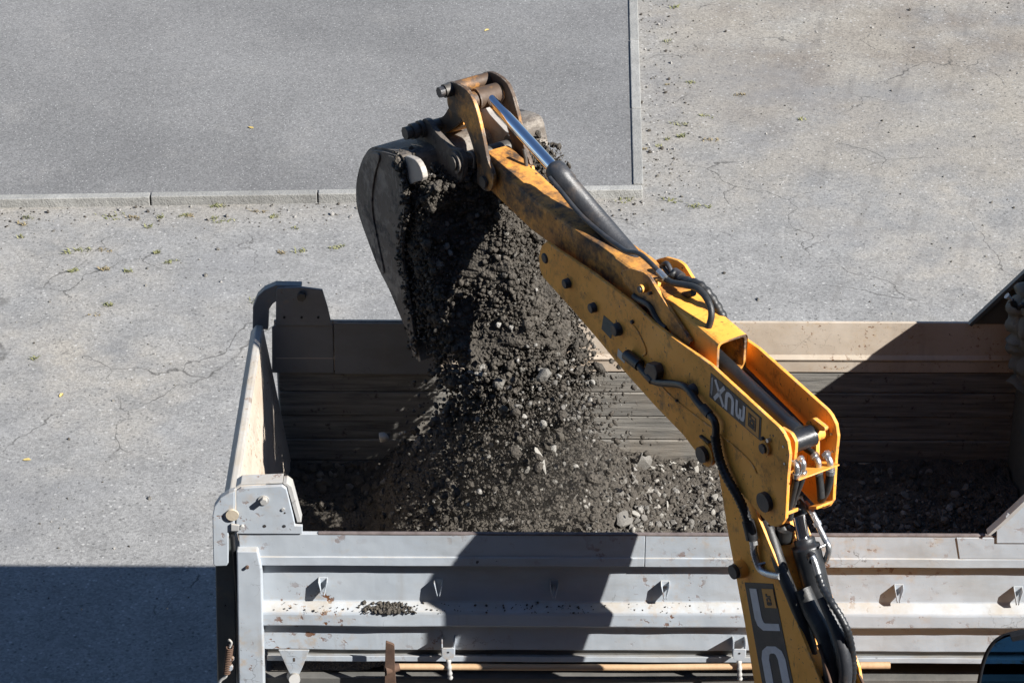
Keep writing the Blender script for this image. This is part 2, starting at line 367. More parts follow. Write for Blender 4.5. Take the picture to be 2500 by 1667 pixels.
# ------------------------------------------------------------------ value noise (numpy)
def vnoise(x, y, seed=0):
    xi = np.floor(x).astype(np.int64); yi = np.floor(y).astype(np.int64); fx = x-xi; fy = y-yi
    fx = fx*fx*(3-2*fx); fy = fy*fy*(3-2*fy)
    def h(a, b):
        n = (a*374761393+b*668265263+seed*1442695041) & 0xffffffff
        n = ((n ^ (n >> 13))*1274126177) & 0xffffffff
        return ((n ^ (n >> 16)) & 0xffff)/65535.
    return (h(xi, yi)*(1-fx)+h(xi+1, yi)*fx)*(1-fy)+(h(xi, yi+1)*(1-fx)+h(xi+1, yi+1)*fx)*fy
def fbm(x, y, sc, oc=4, seed=0, gain=.5):
    a = 1.; s = 0.; t = 0.
    for i in range(oc): s = s+a*vnoise(x*sc+17.3*i, y*sc+9.1*i, seed+i); t += a; a *= gain; sc *= 2.03
    return s/t

# clod mesh: many small lumps in one mesh
ICO_V = None
def ico():
    global ICO_V, ICO_F
    if ICO_V is None:
        bm = bmesh.new(); bmesh.ops.create_icosphere(bm, subdivisions=1, radius=1)
        ICO_V = np.array([v.co[:] for v in bm.verts]); ICO_F = np.array([[v.index for v in f.verts] for f in bm.faces]); bm.free()
    return ICO_V, ICO_F
def clods(name, pos, rad, tint, mat, flat=.75):
    V, Fc = ico(); n = len(pos); pos = np.asarray(pos); rad = np.asarray(rad)
    jit = 1+.42*(rng.random((n, 12, 1))-.5)*1.3
    ax = 1+.9*(rng.random((n, 1, 3))-.5)
    q = rng.normal(size=(n, 4)); q /= np.linalg.norm(q, axis=1)[:, None]; w, x, y, z = q.T
    M = np.stack([1-2*(y*y+z*z), 2*(x*y-z*w), 2*(x*z+y*w), 2*(x*y+z*w), 1-2*(x*x+z*z), 2*(y*z-x*w), 2*(x*z-y*w), 2*(y*z+x*w), 1-2*(x*x+y*y)], 1).reshape(n, 3, 3)
    P = np.einsum('nij,nkj->nki', M, V[None]*jit*ax)*rad[:, None, None]+pos[:, None, :]
    me = bpy.data.meshes.new(name); nv = n*12; nf = n*20
    me.vertices.add(nv); me.vertices.foreach_set('co', P.reshape(-1).astype(np.float32))
    idx = (Fc[None]+np.arange(n)[:, None, None]*12).reshape(-1)
    me.loops.add(nf*3); me.loops.foreach_set('vertex_index', idx.astype(np.int32))
    me.polygons.add(nf); me.polygons.foreach_set('loop_start', np.arange(0, nf*3, 3, dtype=np.int32)); me.polygons.foreach_set('loop_total', np.full(nf, 3, np.int32))
    a = me.attributes.new('tint', 'FLOAT', 'POINT'); a.data.foreach_set('value', np.repeat(np.asarray(tint), 12).astype(np.float32))
    me.update(); me.validate(); me.materials.append(MATS[mat]); o = bpy.data.objects.new(name, me); COL.objects.link(o); return o
STONES = {}
def stone_mesh(kind, seed, mat):
    key = (kind, seed, mat)
    if key in STONES: return STONES[key]
    rs = random.Random(seed*31+7); bm = bmesh.new(); bmesh.ops.create_icosphere(bm, subdivisions=2, radius=1)
    cuts = [(Vector((rs.gauss(0, 1), rs.gauss(0, 1), rs.gauss(0, 1))).normalized(), rs.uniform(.45, .8)) for _ in range(9)]
    sc = {'stone': (1, .85, .7), 'shard': (1.7, .42, .3), 'slab': (1.25, .9, .35), 'clod': (1, .95, .85)}[kind]
    for v in bm.verts:
        c = v.co
        if kind != 'clod':
            for nrm, d in cuts:
                k = c.dot(nrm)
                if k > d: c -= nrm*(k-d)*.92
            c *= 1+.12*mnoise.noise(c*2.5+Vector((seed, 0, 0)))
        else: c *= 1+.45*mnoise.noise(c*2.2+Vector((seed, 3, 0)))+.18*mnoise.noise(c*5+Vector((seed, 3, 0)))
        v.co = Vector((c.x*sc[0], c.y*sc[1], c.z*sc[2]))
    me = bpy.data.meshes.new(kind); bm.to_mesh(me); bm.free(); me.materials.append(MATS[mat]); STONES[key] = me; return me
def stone(name, kind, seed, mat, loc, r, rot, label, group=None, cat='stone'):
    o = bpy.data.objects.new(name, stone_mesh(kind, seed, mat)); COL.objects.link(o)
    o.location = loc; o.scale = (r, r, r); o.rotation_euler = rot; return tag(o, label, cat, group)

# ================================================================== SETTING
def sheet(name, x0, x1, y0, y1, z, mat):
    o = MB().add([(x0, y0, z), (x1, y0, z), (x1, y1, z), (x0, y1, z)], [(0, 1, 2, 3)]).build(name, mat); tag(o, kind='structure'); return o
sheet('ground', -200, 200, -120, 400, 0, 'old_asphalt')
# raised path inside the kerb
kA = atZ(0, 486, .10); kC = atZ(1571, 462, .10); kT = atZ(1557, 0, .10)    # outer upper kerb edges: left, corner, rear
dirx = (kC-kA)/np.linalg.norm(kC-kA); diry = (kT-kC)/np.linalg.norm(kT-kC); KW = .098
nx_in = np.array([-dirx[1], dirx[0], 0]); ny_in = np.array([-diry[1], diry[0], 0])
if ny_in[0] > 0: ny_in = -ny_in
pc = kC+nx_in*.05+ny_in*.05
pav = MB().add([(*(pc-dirx*40)[:2], .088), (*pc[:2], .088), (*(pc+diry*60)[:2], .088), (*(pc-dirx*40+diry*60)[:2], .088)], [(0, 1, 2, 3)]).build('pavement', 'fine_asphalt'); tag(pav, kind='structure')
kerb = empty('kerb', (kC[0], kC[1], 0)); tag(kerb, kind='structure')
def kstone(a, b, inn, h, dz=0.):
    m = MB(); o = inn*KW
    v = [(*a[:2], -.05), (*b[:2], -.05), (*(b+o)[:2], -.05), (*(a+o)[:2], -.05), (*a[:2], h), (*b[:2], h+dz), (*(b+o)[:2], h+dz), (*(a+o)[:2], h)]
    m.add(v, [(0, 3, 2, 1), (4, 5, 6, 7), (0, 1, 5, 4), (1, 2, 6, 5), (2, 3, 7, 6), (3, 0, 4, 7)])
    m.build('kerb_stone', 'kerb_concrete', kerb, bevel=.009, off=(kC[0], kC[1], 0))
j1 = float(np.dot(atZ(775, 475, .1)-kC, -dirx)); LS = float(np.dot(atZ(366, 480, .1)-kC, -dirx))-j1
s = j1-2*LS; cuts = [0.]
while s < j1+6*LS:
    if s > .3: cuts.append(s)
    s += LS
for a, b in zip(cuts[:-1], cuts[1:]):
    kstone(kC-dirx*(b-.007), kC-dirx*(a+.007), nx_in, .10+random.uniform(-.004, .004), random.uniform(-.004, .004))
s = KW+.004; st2 = kC
while s < 16:
    kstone(kC+diry*(s+LS-.006), kC+diry*(s+.006), ny_in, .104+random.uniform(-.004, .004)); s += LS

# unseen apartment block behind the viewer, added to cut skylight into the truck bed
blk = empty('added_apartment_block', (0, -20, 0)); tag(blk, 'unseen brick apartment block behind the viewer, added to cut the sky light', 'building')
MB().box((-45, -6.5, -.1), (45, 6.4, 18)).build('wall', 'brick', blk)
MB().box((-45.4, -6.9, 18.002), (45.4, 6.75, 18.3)).build('roof', 'chassis_black', blk)
w0 = MB().box((-.75, 0, 0), (.75, .06, 1.5)).build('window', 'pane_glass', blk); w0.location = (-43, 6.38, 1.1); first = True
for fl in range(6):
    for cx_ in range(27):
        if first: first = False; continue
        if fl == 4 and cx_ == 13: continue
        o = w0.copy(); COL.objects.link(o); o.parent = blk; o.location = (-43+cx_*3.3, 6.38, 1.1+fl*2.85)

# weeds in the cracks
def tuft(loc, r, h, n, mat, seed):
    rs = random.Random(seed); m = MB()
    for i in range(n):
        a = rs.uniform(0, 6.28); d = r*math.sqrt(rs.random()); bx, by = math.cos(a)*d, math.sin(a)*d*.7
        a2 = rs.uniform(0, 6.28); l = h*rs.uniform(.4, 1.1); wd = rs.uniform(.003, .006)
        dx, dy = math.cos(a2), math.sin(a2); px, py = -dy*wd, dx*wd
        m.add([(bx-px, by-py, 0), (bx+px, by+py, 0), (bx+dx*l*.5+px*.8, by+dy*l*.5+py*.8, l*.6), (bx+dx*l*.5-px*.8, by+dy*l*.5-py*.8, l*.6), (bx+dx*l, by+dy*l, l*.7)], [(0, 1, 2, 3), (3, 2, 4)])
    o = m.build('weed_tuft', mat); o.location = loc; return o
W5 = [(140, 390), (130, 470), (690, 340), (735, 325), (850, 350), (1020, 345), (950, 405), (1170, 335), (1215, 340), (1390, 275), (1370, 350), (1430, 370), (1650, 310), (1750, 340), (1885, 415), (1905, 560), (1795, 570), (2140, 535), (1000, 570), (1095, 625), (670, 555), (550, 555), (455, 565), (820, 690), (670, 675), (480, 688), (205, 1245), (690, 905), (600, 965), (180, 345), (1640, 880)]
W6 = [(530, 455), (795, 522), (620, 640), (1140, 658), (465, 680), (640, 770), (475, 750), (405, 765), (355, 800), (265, 818), (165, 1100), (430, 1100), (570, 1130), (400, 465), (440, 45), (395, 230)]
ORD = 'first second third fourth fifth sixth seventh eighth ninth tenth eleventh twelfth thirteenth fourteenth fifteenth sixteenth seventeenth eighteenth nineteenth twentieth'.split()
spots = [(x/2.613, 400+y/2.613) for x, y in W5]+[(1450+x/2.24, y/2.24) for x, y in W6]
zones = {'kerb': [], 'lot': [], 'yard': []}
for i, (px, py) in enumerate(spots): zones['yard' if px > 900 else ('kerb' if py < 545 else 'lot')].append((px, py, i))
ztxt = {'kerb': 'counted from the left along the long kerb', 'lot': 'counted from the left in the asphalt before the tailgate', 'yard': 'counted from the left in the yard right of the kerb corner'}
for zn, lst in zones.items():
    for o_i, (px, py, i) in enumerate(sorted(lst)):
        p = atZ(px, py, 0); rs = random.Random(i*7+1); dry = i % 4 == 0
        o = tuft((p[0], p[1], .001), rs.uniform(.03, .075), rs.uniform(.02, .045), rs.randint(14, 34), 'weed_dry' if dry else 'weed_green', i)
        o.rotation_euler.z = rs.uniform(-.5, .5); o.scale.x = rs.uniform(.9, 1.8)
        tag(o, '%s %s weed tuft %s' % (ORD[o_i], 'straw-coloured' if dry else 'green', ztxt[zn]), 'weed', 'weeds '+{'kerb': 'along the long kerb', 'lot': 'in the left asphalt', 'yard': 'right of the kerb corner'}[zn])
for i, (x, y, lab) in enumerate([(65, 1123, 'yellow fallen leaf on asphalt near the left photo edge, low down'), (150, 966, 'yellow fallen leaf on asphalt above the lone leaf at far left'), (613, 313, 'pale leaf lying alone on the smooth grey path'), (1189, 75, 'small tan leaf lying on the path behind the bucket')]):
    p = atZ(x, y, .089 if y < 400 else 0.); m = MB(); a = i*1.3
    m.add([(-.035, 0, .004), (-.012, -.018, .010), (.02, -.014, .008), (.038, 0, .003), (.018, .017, .012), (-.014, .016, .007), (0, 0, .002)], [(0, 1, 6), (1, 2, 6), (2, 3, 6), (3, 4, 6), (4, 5, 6), (5, 0, 6)])
    o = m.build('fallen_leaf', 'leaf_yellow'); o.location = (p[0], p[1], p[2]+.001); o.rotation_euler.z = a; tag(o, lab, 'leaf')
# loose grit on the lot
n = 1500; gx = rng.uniform(-5.2, 6.2, n); gy = 4.2+rng.random(n)*14
inside = ((gx-kC[0])*ny_in[0]+(gy-kC[1])*ny_in[1] > -.02) & ((gx-kC[0])*nx_in[0]+(gy-kC[1])*nx_in[1] > -.02)
gx, gy = gx[~inside], gy[~inside]; gr = np.clip(rng.lognormal(-5.1, .45, len(gx)), .004, .02)
# more of it along the kerb
n2 = 380; t = rng.random(n2)*7; off = np.abs(rng.normal(0, .22, n2))+.01; kx = kC[0]-dirx[0]*t-nx_in[0]*off; ky = kC[1]-dirx[1]*t-nx_in[1]*off
t = rng.random(n2)*6; off = np.abs(rng.normal(0, .3, n2))+.01; lx = kC[0]+diry[0]*t-ny_in[0]*off; ly = kC[1]+diry[1]*t-ny_in[1]*off
gx = np.concatenate([gx, kx, lx]); gy = np.concatenate([gy, ky, ly]); gr = np.concatenate([gr, np.clip(rng.lognormal(-5., .5, 2*n2), .004, .02)])
go = clods('loose_grit', np.stack([gx, gy, gr*.35], 1), gr, np.where(rng.random(len(gx)) < .35, .2, np.where(rng.random(len(gx)) < .6, .78, 1.)), 'soil'); tag(go, 'loose grit and crumbs scattered over the asphalt lot', 'grit', kind='stuff')

# ================================================================== DUMP TRUCK
TO = (.9, W/2, 0)
truck = empty('dump_truck', TO, R(-.35))
tag(truck, 'pale grey open-bodied dump truck being loaded with dark soil', 'dump truck')
def tb(m, name, mat, bevel=.004, parent=None): return m.build(name, mat, parent or truck, bevel, off=TO)
def tpoly(pts, Y): return [(float(q[0]), float(q[2])) for q in (atY(*dsp(x, y), Y) for x, y in pts)]
XL, XR = -1.57, 3.40
# --- near side board
z = lambda yd, Y=0.: zy(yd*1.063, Y)
zr = z(1300); xs = float(atY(1578, 1330)[0])
for i, (a, b) in enumerate(((XL+.003, xs-.002), (xs+.002, XR))):
    m = MB(); m.wavy([(0, ZT-.006), (0, z(1281)+.003), (-.006, z(1281)), (-.006, zr), (.055, zr+.012), (.055, zr+.03), (.03, ZT-.006)], a, b, 60, .0028, i)
    tb(m, 'top_rail', 'truck_paint', .005)
xq = float(atY(*dsp(2196, 1255))[0]); m = MB().prism([(xq, ZT-.012), (xq+.03, z(1279)), (XR, z(1279)), (XR, ZT-.012)], -.006, .001, 1); tb(m, 'rail_sleeve', 'truck_paint', .004)
m = MB().box((XL+.46, -.002, ZT-.012), (XR, .022, ZT+.001)); tb(m, 'rail_edge', 'edge_rust', .003)
m = MB().wavy([(.056, zr+.02), (.056, z(1382, .056)), (-.004, z(1406)), (-.008, z(1412)), (-.008, z(1436)), (-.002, z(1441)), (.05, z(1441)+.012), (.056, z(1445, .056)), (.056, z(1492, .056)), (.062, z(1495, .06)), (.085, z(1495, .06)), (.085, zr+.02)], XL+.1, XR, 130, .0045, 4)
sp = tb(m, 'side_panel', 'truck_paint', .009)
m = MB().wavy([(.04, z(1508, .04)), (.04, z(1521, .04)), (.10, z(1521, .04)-.0), (.10, z(1500, .1)), (.085, z(1500, .1))], XL+.12, XR, 90, .0025, 7); tb(m, 'bottom_rail', 'truck_paint', .005)
m = MB().box((XL+.12, .086, z(1521, .04)-.02), (XR, .11, ZT-.13)); tb(m, 'inner_lining', 'bed_floor', 0)
# corner post
p = tpoly([(546, 1268), (594, 1268), (603, 1310), (612, 1700), (553, 1700)], -.04)
m = MB().prism(p, -.045, .05, 1); cp = tb(m, 'corner_post', 'truck_paint', .008)
# upper corner plate with hinge bolt
p = tpoly([(545, 1131), (556, 1124), (650, 1119), (660, 1126), (676, 1190), (680, 1210), (697, 1211), (697, 1229), (545, 1229)], -.012)
m = MB().prism(p, -.012, .012, 1); pl = tb(m, 'hinge_plate', 'truck_paint', .004)
q = tpoly([(651, 1119), (661, 1126), (684, 1208), (694, 1208), (672, 1126), (660, 1117)], -.012)
m = MB().prism(q, .0125, .09, 1); tb(m, 'plate_flange', 'truck_paint_dirty', .003)
q = tpoly([(545, 1131), (556, 1124), (650, 1119), (651, 1115), (555, 1119), (542, 1128)], -.012)
m = MB().prism(q, .0125, .10, 1); tb(m, 'plate_flange', 'truck_paint_dirty', .003)
def bolt(dx, dy, Y, r, h, mat='truck_paint_dirty', parent=None, n=6):
    c = atY(*dsp(dx, dy), Y); m = MB().cyl((c[0], Y+.002, c[2]), (c[0], Y-h, c[2]), r, n); return tb(m, 'bolt', mat, .002, parent)
c = atY(*dsp(608, 1151), -.013); m = MB().cyl((c[0], -.0125, c[2]), (c[0], -.02, c[2]), .032, 20); tb(m, 'washer', 'truck_paint_dirty', .002)
bolt(609, 1150, -.02, .021, .03); bolt(559, 1211, -.013, .013, .02); 
for dx, dy in ((610, 1211), (655, 1211)): 
    c = atY(*dsp(dx, dy), -.013); tb(MB().cyl((c[0], -.0122, c[2]), (c[0], -.014, c[2]), .010, 12), 'bolt_hole', 'black_paint', 0)
bolt(653, 1172, -.013, .010, .006, 'truck_paint_dirty', None, 10)
m = MB().cyl((atY(*dsp(570, 1293), -.046)[0], -.044, z(1293)), (atY(*dsp(570, 1293), -.046)[0], -.06, z(1293)), .010, 8); tb(m, 'rivet', 'rust', .001)
# --- rope hooks on the panel, one by one
def hook(dx, dy):
    c = atY(*dsp(dx, dy), .056); m = MB(); x, zz = c[0], c[2]
    for sg in (-1, 1):
        xo, xi = x+sg*.022, x+sg*.004
        m.add([(xo, .056, zz+.05), (xo, .012, zz+.04), (xi, -.004, zz-.035), (xi, .012, zz-.058), (x+sg*.010, .056, zz-.01), (xo+sg*.005, .056, zz+.05), (xo+sg*.005, .012, zz+.04), (xi+sg*.005, -.004, zz-.035), (xi+sg*.005, .012, zz-.058), (x+sg*.015, .056, zz-.01)], [(0, 1, 2, 3, 4), (9, 8, 7, 6, 5), (0, 5, 6, 1), (1, 6, 7, 2), (2, 7, 8, 3), (3, 8, 9, 4), (4, 9, 5, 0)])
    m.box((x-.026, .050, zz+.01), (x+.026, .0565, zz+.05)); tb(m, 'rope_hook', 'truck_paint', .002)
for dx, dy in ((745, 1343), (1010, 1344), (1275, 1346), (1530, 1348), (1800, 1351), (2065, 1354), (2338, 1358)): hook(dx, dy)
# --- tarpaulin-pole brackets under the panel
def ubracket(dx, dy):
    c = atY(*dsp(dx, dy), -.03); x, zz = c[0], c[2]; m = MB()
    for sgn in (-1, 1): m.prism([(.06, zz+.03), (-.03, zz+.055), (-.035, zz-.05), (.06, zz-.04)], x+sgn*.036-.004, x+sgn*.036+.004)
    m.prism(fillet([(x-.038, zz+.01), (x+.038, zz+.01), (x+.036, zz-.055), (x+.02, zz-.075), (x-.02, zz-.075), (x-.036, zz-.055)], .012), -.042, -.034, 1)
    b = tb(m, 'bracket', 'truck_paint', .002)
    tb(MB().cyl((x, -.0415, zz-.02), (x, -.0435, zz-.02), .007, 10), 'bolt_hole', 'black_paint', 0)
    pts = spline([(x, -.02, zz-.07), (x+.004, -.045, zz-.11), (x+.008, -.05, zz-.17), (x+.012, -.045, zz-.215)], 5)
    tb(MB().tube(pts, .012, 8, lambda i: .014-.003*math.sin(i*1.7)), 'hook_chain', 'truck_paint_dirty', 0)
ubracket(1032, 1490); ubracket(1701, 1490)
p = tpoly([(642, 1495), (713, 1495), (697, 1535), (690, 1550), (668, 1550), (662, 1538)], -.02)
m = MB().prism(p, -.022, -.012, 1); tb(m, 'stay_bracket', 'truck_paint', .003)
c = atY(*dsp(678, 1517), -.022); tb(MB().prism(fillet([(c[0]-.006, c[2]-.014), (c[0]+.006, c[2]-.014), (c[0]+.006, c[2]+.014), (c[0]-.006, c[2]+.014)], .005), -.0235, -.0225, 1), 'slot', 'black_paint', 0)
c = atY(*dsp(680, 1556), -.03); tb(MB().tube([(c[0]-.03, .1, c[2]-.1), (c[0]-.01, -.0, c[2]-.02), (c[0], -.06, c[2])], .034, 14), 'stay_rod', 'truck_paint_dirty', .003)
# --- tailgate
tg = [(XL+.10, ZF-.02), (XL-.045, ZT-.03), (XL-.09, ZT-.03), (XL-.125, ZT-.10), (XL-.10, ZT-.3), (XL-.06, ZF-.55), (XL+.0, ZF-.55)]
m = MB().prism(tg, .07, W-.03, 1); tb(m, 'tailgate', 'tan_worn_paint', .012)
m = MB().prism([(XL-.044, ZT-.045), (XL-.05, ZT-.015), (XL-.09, ZT-.01), (XL-.13, ZT-.06), (XL-.13, ZT-.11), (XL-.05, ZT-.052)], .065, W-.025, 1); tb(m, 'tailgate_rim', 'truck_paint_dirty', .01)
def ear(Y, pts, t, mat):
    m = MB().prism(tpoly(pts, Y), Y, Y+t, 1); return tb(m, 'tailgate_ear', mat, .006)
ear(-.02, [(541, 1132), (528, 1136), (508, 1148), (494, 1168), (490, 1190), (492, 1300), (497, 1304), (523, 1303), (527, 1296), (527, 1226), (541, 1225)], .05, 'truck_paint')
ear(.032, [(540, 1130), (510, 1148), (497, 1175), (497, 1303), (503, 1700), (546, 1700), (541, 1300)], .03, 'shaded_truck_paint')
c = atY(*dsp(536, 1186), -.03); tb(MB().cyl((c[0], -.021, c[2]), (c[0], -.035, c[2]), .037, 20), 'pin_head', 'cream_disc', .003)
p = tpoly([(533, 1206), (552, 1209), (552, 1222), (533, 1222)], -.03); tb(MB().prism(p, -.034, -.021, 1), 'clip', 'truck_paint_dirty', .003)
m = MB().cyl((atY(*dsp(541, 1300), -.01)[0], -.01, z(1230)), (atY(*dsp(541, 1300), -.01)[0]+.01, -.01, z(1480)), .011, 10); tb(m, 'latch_rod', 'chassis_black', 0)
# spring
a, b = atY(*dsp(530, 1488), -.05), atY(*dsp(523, 1548), -.05); pts = []
for i in range(150):
    t = i/149; c = a+(b-a)*t; ph = t*15*2*math.pi; pts.append((c[0]+.019*math.cos(ph), -.05+.019*math.sin(ph), c[2]))
sg = tb(MB().tube(pts, .0052, 6), 'spring', 'rust', 0)
tb(MB().tube(spline([tuple(a+np.array([.0, 0, -.005])), tuple(a+np.array([.012, 0, .03])), tuple(a+np.array([0, .0, .05])), tuple(a+np.array([-.005, .02, .03]))], 4), .007, 8), 'spring_hook', 'truck_paint_dirty', 0, sg).matrix_parent_inverse = Matrix.Identity(4)
tb(MB().tube(spline([tuple(b), tuple(b+np.array([-.008, 0, -.03])), tuple(b+np.array([-.04, 0, -.06])), tuple(b+np.array([-.06, 0, -.12]))], 4), .009, 8), 'spring_hook', 'truck_paint_dirty', 0, sg)
bolt(531, 1533, -.046, .02, .02, 'truck_paint'); bolt(536, 1513, -.046, .012, .02, 'truck_paint')
# --- far side board, inner face
YF = W
def fz(yd): return z(yd, YF)
m = MB().box((XL+.02, YF, fz(815)), (XR, YF+.022, ZT)); tb(m, 'top_board', 'tan_worn_paint', .004)
m = MB().prism([(YF+.001, fz(813)), (YF-.018, fz(822)), (YF-.006, fz(829)), (YF-.004, fz(853)), (YF+.02, fz(853)), (YF+.02, fz(813))], XL+.02, XR); tb(m, 'ledge_board', 'tan_worn_paint', .004)
yy = [857, 903, 958, 1012, 1062, 1150]
for i in range(5):
    o_ = [.004, .0, .006, .001, .004][i]
    m = MB().box((XL+.03, YF+o_, fz(yy[i+1]-2.0)), (XR, YF+.03, fz(yy[i]))); tb(m, 'side_plank', 'worn_boards', .006)
m = MB().box((.3, YF-.006, fz(1068)), (XR, YF+.003, fz(1061))); tb(m, 'plank_batten', 'cream_disc', .002)
m = MB().box((XL+.02, YF+.031, ZF-.1), (XR, YF+.06, ZT-.03)); tb(m, 'outer_skin', 'truck_paint', 0)
m = MB().box((XL+.02, YF+.0225, ZT-.2), (XR, YF+.06, ZT-.035)); tb(m, 'outer_rail', 'truck_paint', .004)
p = tpoly([(631, 745), (632, 664), (636, 659), (690, 657), (738, 663), (750, 702), (760, 745)], YF)
m = MB().prism(p, YF-.03, YF-.012, 1); tb(m, 'hinge_plate', 'far_shaded_paint', .004)
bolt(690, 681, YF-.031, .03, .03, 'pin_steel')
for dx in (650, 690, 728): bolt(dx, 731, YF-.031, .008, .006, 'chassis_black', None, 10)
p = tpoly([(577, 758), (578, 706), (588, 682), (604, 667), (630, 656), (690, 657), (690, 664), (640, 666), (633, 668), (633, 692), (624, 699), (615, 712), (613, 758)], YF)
m = MB().prism(p, YF-.012, YF+.05, 1); tb(m, 'tailgate_ear', 'far_shaded_paint', .006)
p = tpoly([(622, 752), (631, 746), (762, 746), (764, 856), (622, 856)], YF); tb(MB().prism(p, YF-.016, YF-.002, 1), 'shaded_patch_plate', 'far_shaded_paint', .003)  # plate drawn down over the ledge, its dark colour standing for bucket shade
p = tpoly([(765, 739), (1010, 740), (1010, 856), (767, 856)], YF); tb(MB().prism(p, YF-.028, YF-.019, 1), 'shaded_patch_plate', 'far_shaded_paint', .003)  # plate enlarged and darkened to carry the bucket's shadow on the boards
# --- floor, front board, visor
tb(MB().box((XL+.09, .08, ZF-.06), (3.30, YF+.03, ZF)), 'bed_floor', 'bed_floor', .004)
tb(MB().box((3.30, .06, ZF-.05), (3.35, YF+.02, ZT+.58)), 'front_board', 'shaded_truck_paint', .004)
m = MB().prism([(3.30, ZT+.582), (3.31, ZT+.62), (5.2, ZT+.85), (5.2, ZT+.80)], -.0, YF+.03, 1); tb(m, 'cab_visor', 'truck_paint', .004)
# near gusset
p = tpoly([(2291, 1244), (2291, 1214), (2306, 1196), (2520, 994), (2520, 1244)], -.012); tb(MB().prism(p, -.014, -.002, 1), 'visor_gusset', 'truck_paint', .003)
p = tpoly([(2269, 1222), (2275, 1224), (2310, 1197), (2530, 990), (2525, 980), (2300, 1194)], -.012); tb(MB().prism(p, -.03, .03, 1), 'gusset_flange', 'truck_paint_dirty', .003)
bolt(2318, 1180, -.014, .016, .014, 'truck_paint', None, 14)
p = tpoly([(2222, 735), (2228, 740), (2520, 740), (2520, 470), (2352, 613)], YF); tb(MB().prism(p, YF-.012, YF+.0, 1), 'visor_gusset', 'shaded_truck_paint', .003)
p = tpoly([(2219, 734), (2226, 738), (2355, 620), (2530, 466), (2525, 458), (2350, 610)], YF); tb(MB().prism(p, YF-.055, YF-.013, 1), 'gusset_flange', 'shaded_truck_paint', .003)
# --- chassis, wheels, cab (below and right of the view)
for Y in (.72, 1.5): tb(MB().box((-1.2, Y, 1.15), (5.4, Y+.13, 1.5)), 'chassis_rail', 'chassis_black', .01)
for X in (-1.1, -.3, .5, 1.3, 2.1, 2.9): tb(MB().box((X, .40, 2.2), (X+.12, 2.25, ZF-.062)), 'floor_bearer', 'chassis_black', .005)
for Y in (.72, 1.5): tb(MB().box((-1.25, Y-.04, 1.502), (3.1, Y+.17, 2.199)), 'subframe', 'chassis_black', .01)
for X in (-.4, .95, 4.4):
    for Y, d in ((.05, 1), (2.0, 1)):
        wh = tb(MB().cyl((X, Y+.02, .62), (X, Y+.33, .62), .30, 24), 'wheel', 'chassis_black', .01)
        t_ = MB().tube([(X, Y, .62), (X, Y+.03, .62), (X, Y+.32, .62), (X, Y+.35, .62)], .62, 36, lambda i: (.52, .62, .62, .52)[i]); o = tb(t_, 'tyre', 'rubber', 0, wh)
        tb(MB().cyl((X, Y-.02, .62), (X, Y+.02, .62), .12, 16), 'hub', 'chassis_black', .005, wh)
    tb(MB().cyl((X, .4, .62), (X, 2.0, .62), .07, 14), 'axle', 'chassis_black', 0)
cabp = [(3.75, 1.1), (5.5, 1.1), (5.62, 1.5), (5.6, 2.3), (5.3, 3.35), (5.1, 3.5), (3.95, 3.5), (3.75, 3.3)]
cb = tb(MB().prism(fillet(cabp, .08, 3), .02, W-.02, 1), 'cab', 'truck_paint', .02)
tb(MB().prism(fillet([(4.1, 2.35), (5.2, 2.35), (5.0, 3.2), (4.1, 3.2)], .06, 3), .005, .019, 1), 'side_window', 'tinted_glass', .003, cb)
tb(MB().box((4.1, .004, 2.0), (4.3, .0195, 2.05)), 'door_handle', 'chassis_black', .004, cb)

# crumbs lying on the slanting rib, as loose soil
def on_panel(n, x0, x1, sprd):
    X = rng.normal((x0+x1)/2, (x1-x0)*sprd, n); t = np.clip(rng.normal(.6, .28, n), .05, 1.); Y = .056-.058*t; Z = z(1382, .056)+(z(1406)-z(1382, .056))*t
    return X, Y, Z
X1, Y1, Z1 = on_panel(260, -.86, -.60, .26); X2, Y2, Z2 = on_panel(160, -.9, .9, .5)
X = np.concatenate([X1, X2]); r_ = np.concatenate([np.clip(rng.lognormal(-5.15, .45, 260), .003, .014), np.clip(rng.lognormal(-5.5, .4, 160), .002, .008)])
sb = clods('spilled_soil', np.stack([X, np.concatenate([Y1, Y2])-.002, np.concatenate([Z1, Z2])+r_*.35], 1), r_, rng.random(len(X))*.55, 'soil'); tag(sb, 'dark soil crumbs caught on the sloping rib of the near side board', 'soil', kind='stuff')

# long-handled tool slung under the side
tool = empty('long_handled_tool', tuple(atY(*dsp(897, 1531), -.02))); tag(tool, 'long wooden-handled tool with rusty iron head slung under the side board', 'hand tool')
TL = tuple(tool.location)
a, b = atY(*dsp(897, 1530), -.02), atY(*dsp(2044, 1527), -.02)
MB().tube([a, a+(b-a)*.5+np.array([0, 0, -.012]), a+(b-a)*.94, b], .0195, 14).build('handle', 'wood', tool, off=TL)
MB().tube([a+(b-a)*.94, a+(b-a)*1.0003], .0215, 14).build('handle_tip', 'wood', tool, off=TL)
q = tpoly([(886, 1470), (906, 1478), (907, 1530), (912, 1600), (884, 1600), (884, 1530)], -.05); MB().prism(fillet(q, .01, 3), -.065, -.045, 1).build('head', 'rust', tool, .004, off=TL)
MB().tube([a+np.array([-.03, -.03, 0]), a+np.array([.05, -.002, 0])], .03, 14, lambda i: (.034, .024)[i]).build('socket', 'rust', tool, off=TL)

